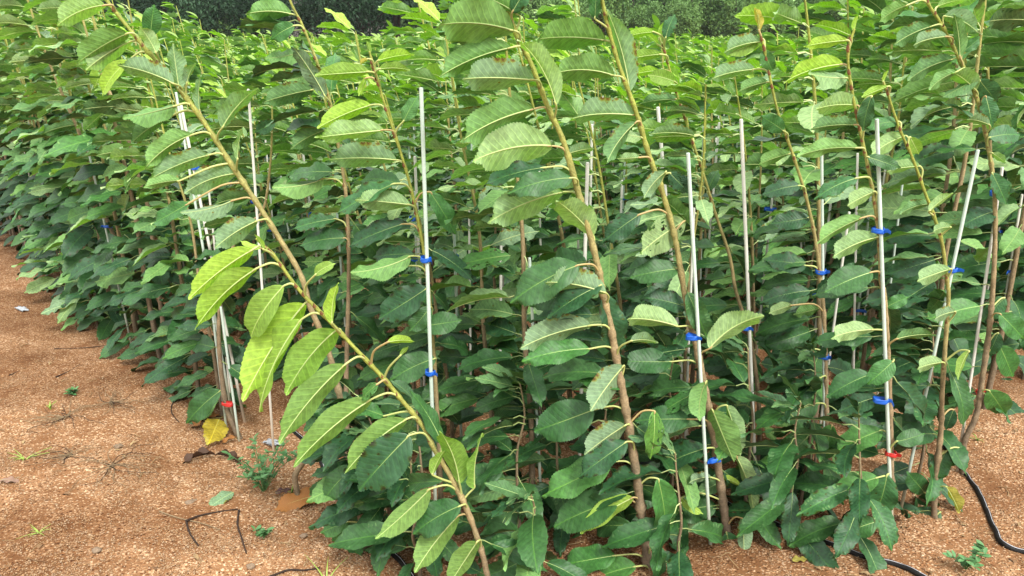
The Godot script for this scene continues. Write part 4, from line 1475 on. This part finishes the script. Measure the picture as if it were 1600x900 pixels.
func build_litter() -> void:
	drip_hose("black drip hose along the outermost row, passing the slanting sapling's foot", [[650, 905], [620, 870], [590, 848], [560, 826], [530, 785], [512, 750], [490, 705], [440, 655]])
	drip_hose("black drip hose running under the middle saplings out to the front", [[1450, 915], [1400, 888], [1340, 872], [1260, 838], [1190, 812], [1120, 780], [1010, 715], [900, 650]])
	drip_hose("black drip hose bending across bare soil at the block's end", [[1640, 880], [1600, 868], [1565, 856], [1553, 830], [1535, 785], [1515, 750], [1470, 690]])
	ribbon_path("twig", "dark twig lying in an open angle, its longer upright arm towards the camera", "twig", [[374, 800], [372, 825], [378, 845], [385, 865]], 0.0036, M.twig)
	ribbon_path("twig", "dark twig with pale end slanting up to the fallen green leaf", "twig", [[293, 823], [312, 812], [340, 804], [372, 800]], 0.0036, M.twig, 0.004)
	ribbon_path("twig", "short dark twig pointing down from the open angle", "twig", [[292, 820], [297, 838], [311, 858]], 0.0036, M.twig)
	ribbon_path("twig", "long pale grey twig meeting the dark angled twigs", "twig", [[250, 806], [280, 817], [318, 824], [345, 835]], 0.0022, M.straw, 0.003)
	ribbon_path("twig", "dark straight twig near the top of the bare soil", "twig", [[88, 592], [108, 582], [125, 572]], 0.0035, M.twig)
	ribbon_path("twig", "thin dark twig beside the green sprout on bare soil", "twig", [[15, 590], [35, 580], [47, 571]], 0.003, M.twig)
	ribbon_path("twig", "bent brown root stub curving beside the lowest dark leaf", "twig", [[288, 618], [272, 628], [268, 645], [280, 660]], 0.003, M.twig)
	ribbon_path("twig", "dark flat twig lying along the picture's lower edge", "twig", [[420, 898], [450, 888], [475, 889], [500, 886]], 0.004, M.twig)
	ribbon_path("twig", "thin straight twig farther up the bare soil, beside a dark streak", "twig", [[85, 548], [130, 546], [165, 544]], 0.0028, M.twig)
	# dry weed roots, pulled out and left
	for a in [[178, 735, 1.0, "dry uprooted root with pale forked strands, lower of two on bare soil"], [175, 636, 0.8, "dry tangle of straw-coloured root strands, upper of two on bare soil"], [105, 660, 0.8, "flat mat of dry straw strands across the bare soil"], [110, 718, 0.7, "dark damp clump of dead root on the bare soil"]]:
		var g := on_ground(a[0], a[1])
		var t := thing("dead_root", g, a[3], "dead root", "dry uprooted weeds on the soil")
		for i in 20:
			var ang := rf(0, TAU)
			var p := PackedVector3Array([Vector3(rf(-0.01, 0.01), 0.006, rf(-0.01, 0.01))])
			for k in range(1, 5):
				ang += rf(-0.7, 0.7)
				var l: Vector3 = p[k - 1] + Vector3(cos(ang) * 1.3, 0, sin(ang)) * 0.038 * a[2] * rf(0.6, 1.4)
				l.y = height(g.x + l.x, g.z + l.z) - g.y + rf(0.003, 0.018)
				p.append(l)
			var path := smooth_path(p, 3)
			var rr := PackedFloat32Array()
			for k in path.size():
				rr.append(lerpf(0.0014, 0.0006, float(k) / path.size()))
			var s := Shape.new()
			tube(s, path, rr, 5)
			put("strand", s.surface(), M.straw if i % 4 != 0 else M.twig, t)
	var curl := blade(20, 3, {"arch": 0.8, "fold": 1.15, "wave": 0.07, "twist": 0.7, "phase": 1.0, "teeth": 0.012})
	var flat := blade(30, 3, {"arch": 0.35, "fold": 0.35, "wave": 0.05, "twist": 0.3, "phase": 2.0, "teeth": 0.012})
	ground_leaf("curled dark brown dead leaf, the longer of two end to end", [338, 718], [282, 722], 1.0, M.dry_leaf, M.dry_leaf, curl, 0.02, 0.4)
	ground_leaf("curled dark brown dead leaf next to the crooked sapling's foot", [338, 718], [384, 726], 1.0, M.dry_leaf, M.dry_leaf, curl, 0.02, -0.3)
	ground_leaf("large orange-brown fallen leaf under the bent shoot", [508, 782], [425, 803], 0.9, M.rust_leaf, M.rust_leaf, flat, 0.016, -0.25)
	ground_leaf("dark purplish dead leaf lying on the orange one", [432, 790], [458, 778], 1.0, plain(Color(0.06, 0.025, 0.022), 0.6), M.dry_leaf, flat, 0.034, 0.2)
	ground_leaf("rusty folded dead leaf beneath the lowest dark leaves", [350, 662], [295, 668], 1.0, M.rust_leaf, M.dry_leaf, curl, 0.03, 0.2)
	ground_leaf("torn green fallen leaf on the soil above the angled twigs", [366, 776], [324, 797], 1.1, tone.l[1][1], tone.m[0][1], flat, 0.012, -0.2)
	ground_leaf("yellow leaf with rusty blotch hanging over bare soil", [345, 672], [330, 705], 1.25, tone.o[0][0], tone.o[0][1], flat, 0.05, -0.4)
	ground_leaf("yellowed fallen leaf at the end of the middle hose", [1238, 880], [1262, 874], 1.2, tone.o[0][1], M.rust_leaf, flat, 0.012)
	ground_leaf("pale yellow dead leaf at the edge of the far low foliage", [180, 520], [152, 528], 1.3, tone.o[1][1], M.rust_leaf, flat, 0.02)
	ground_leaf("brown fallen leaf behind the yellow leaf near the stakes", [372, 690], [345, 694], 1.0, M.rust_leaf, M.dry_leaf, curl, 0.02)
	ground_leaf("grey-brown dead leaf flat at the picture's edge on bare soil", [2, 757], [32, 758], 1.2, plain(Color(0.22, 0.13, 0.09), 0.8), M.dry_leaf, flat, 0.006)
	weed("leafy green weed clump at the foot of the greenish stake", [412, 770], 16, 0.17, 0.13)
	weed("small pale weed at the soil's edge, right of the leaning sapling", [1508, 892], 6, 0.08, 0.07)
	weed("tiny green weed seedling on the soil below the orange leaf", [412, 842], 3, 0.03, 0.03)
	weed("tiny weed seedling in the upper bare soil", [114, 622], 3, 0.03, 0.03)
	weed("small weed growing beside the drip hose under the slanting sapling", [592, 840], 5, 0.07, 0.04)
	tuft("grass_sprout", "small bright grass sprout on the upper bare soil", [80, 645], 9, 0.06, 0.03, M.grass)
	tuft("grass_sprout", "flattened yellow-green grass sprout by the picture's edge", [40, 722], 7, 0.04, 0.11, M.grass, 0.0035)
	tuft("grass_sprout", "sparse yellow-green grass low on the bare soil", [62, 838], 8, 0.03, 0.07, M.grass, 0.0025)
	tuft("grass_sprout", "long grass blades at the lower edge beside the slanting sapling's foot", [510, 905], 8, 0.10, 0.12, M.grass)
	tuft("grass_sprout", "green grass blade beside the weed clump's foot", [457, 775], 5, 0.06, 0.03, M.grass)
	tuft("grass_sprout", "small grass sprout on the soil behind the bend of the front hose", [1527, 690], 7, 0.06, 0.05, M.grass)
	var stub := thing("cut_sapling", on_ground(468, 786), "short bare cut stem between weed clump and orange leaf", "cut stem")
	var sp := smooth_path(PackedVector3Array([Vector3(0, -0.03, 0), Vector3(-0.004, 0.04, 0), Vector3(-0.006, 0.09, 0), Vector3(0.014, 0.125, -0.01), Vector3(0.035, 0.15, -0.015)]), 5)
	put("stem", stem_mesh(sp, 0.0085, 0.010, 9, 1.4), M.bark, stub)
	stone("rusty little stone lying below the fallen green leaf", [297, 787], 0.013)
	stone("orange pebble low between twig and orange leaf", [391, 882], 0.012)
	stone("dark pebble right of the tiny weed seedling", [475, 842], 0.010)
	stone("brown clod near the lower dead root", [186, 705], 0.014)
	stone("small tan stone beside the rusty one", [304, 783], 0.010)
	stone("rusty clod on the lower bare soil", [152, 866], 0.012)
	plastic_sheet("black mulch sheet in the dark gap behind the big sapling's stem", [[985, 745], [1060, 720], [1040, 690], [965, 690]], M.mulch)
	plastic_sheet("small bluish plastic scrap high on the bare soil", [[27, 483], [39, 485], [40, 480], [29, 480]], M.film)
	plastic_sheet("clear film scrap knotted at the greenish stake's foot", [[418, 701], [434, 703], [434, 694], [420, 693]], M.film)

func _ready() -> void:
	rng.seed = 20240611
	noise.seed = 3
	noise.frequency = 0.7
	noise.fractal_octaves = 3
	var cam := Camera3D.new()
	cam.name = "camera"
	cam.position = Vector3(0, CAM_H, 0)
	cam.rotation = Vector3(-PITCH, 0, 0)
	cam.fov = rad_to_deg(2.0 * atan(450.0 / FOCAL))
	cam.near = 0.05
	cam.far = 600.0
	add_child(cam)
	cam.current = true
	var sky_mat := ProceduralSkyMaterial.new()
	sky_mat.sky_top_color = Color(1.0, 1.0, 1.0)
	sky_mat.sky_horizon_color = Color(0.56, 0.575, 0.58)
	sky_mat.sky_curve = 0.35
	sky_mat.ground_bottom_color = Color(0.30, 0.27, 0.22)
	sky_mat.ground_horizon_color = Color(0.55, 0.56, 0.54)
	sky_mat.sky_energy_multiplier = 1.0
	var sky := Sky.new()
	sky.sky_material = sky_mat
	var env := Environment.new()
	env.background_mode = Environment.BG_SKY
	env.sky = sky
	env.tonemap_mode = Environment.TONE_MAPPER_LINEAR
	env.tonemap_exposure = 3.1
	env.fog_enabled = true
	env.fog_light_color = Color(0.84, 0.88, 0.88)
	env.fog_density = 0.0003
	env.ssao_enabled = true
	env.ssil_enabled = true
	env.sdfgi_enabled = true
	var we := WorldEnvironment.new()
	we.name = "world"
	we.environment = env
	add_child(we)
	var sun := DirectionalLight3D.new()
	sun.name = "sun"
	sun.light_energy = 0.5
	sun.light_color = Color(1.0, 0.985, 0.96)
	sun.light_angular_distance = 14.0
	sun.shadow_enabled = true
	sun.rotation = Vector3(deg_to_rad(-48), deg_to_rad(28), 0)
	add_child(sun)

	materials()
	make_leaves()
	build_ground()
	build_background()
	build_heroes()
	build_rows()
	build_stakes()
	build_litter()
	build_gravel()
	build_debris()
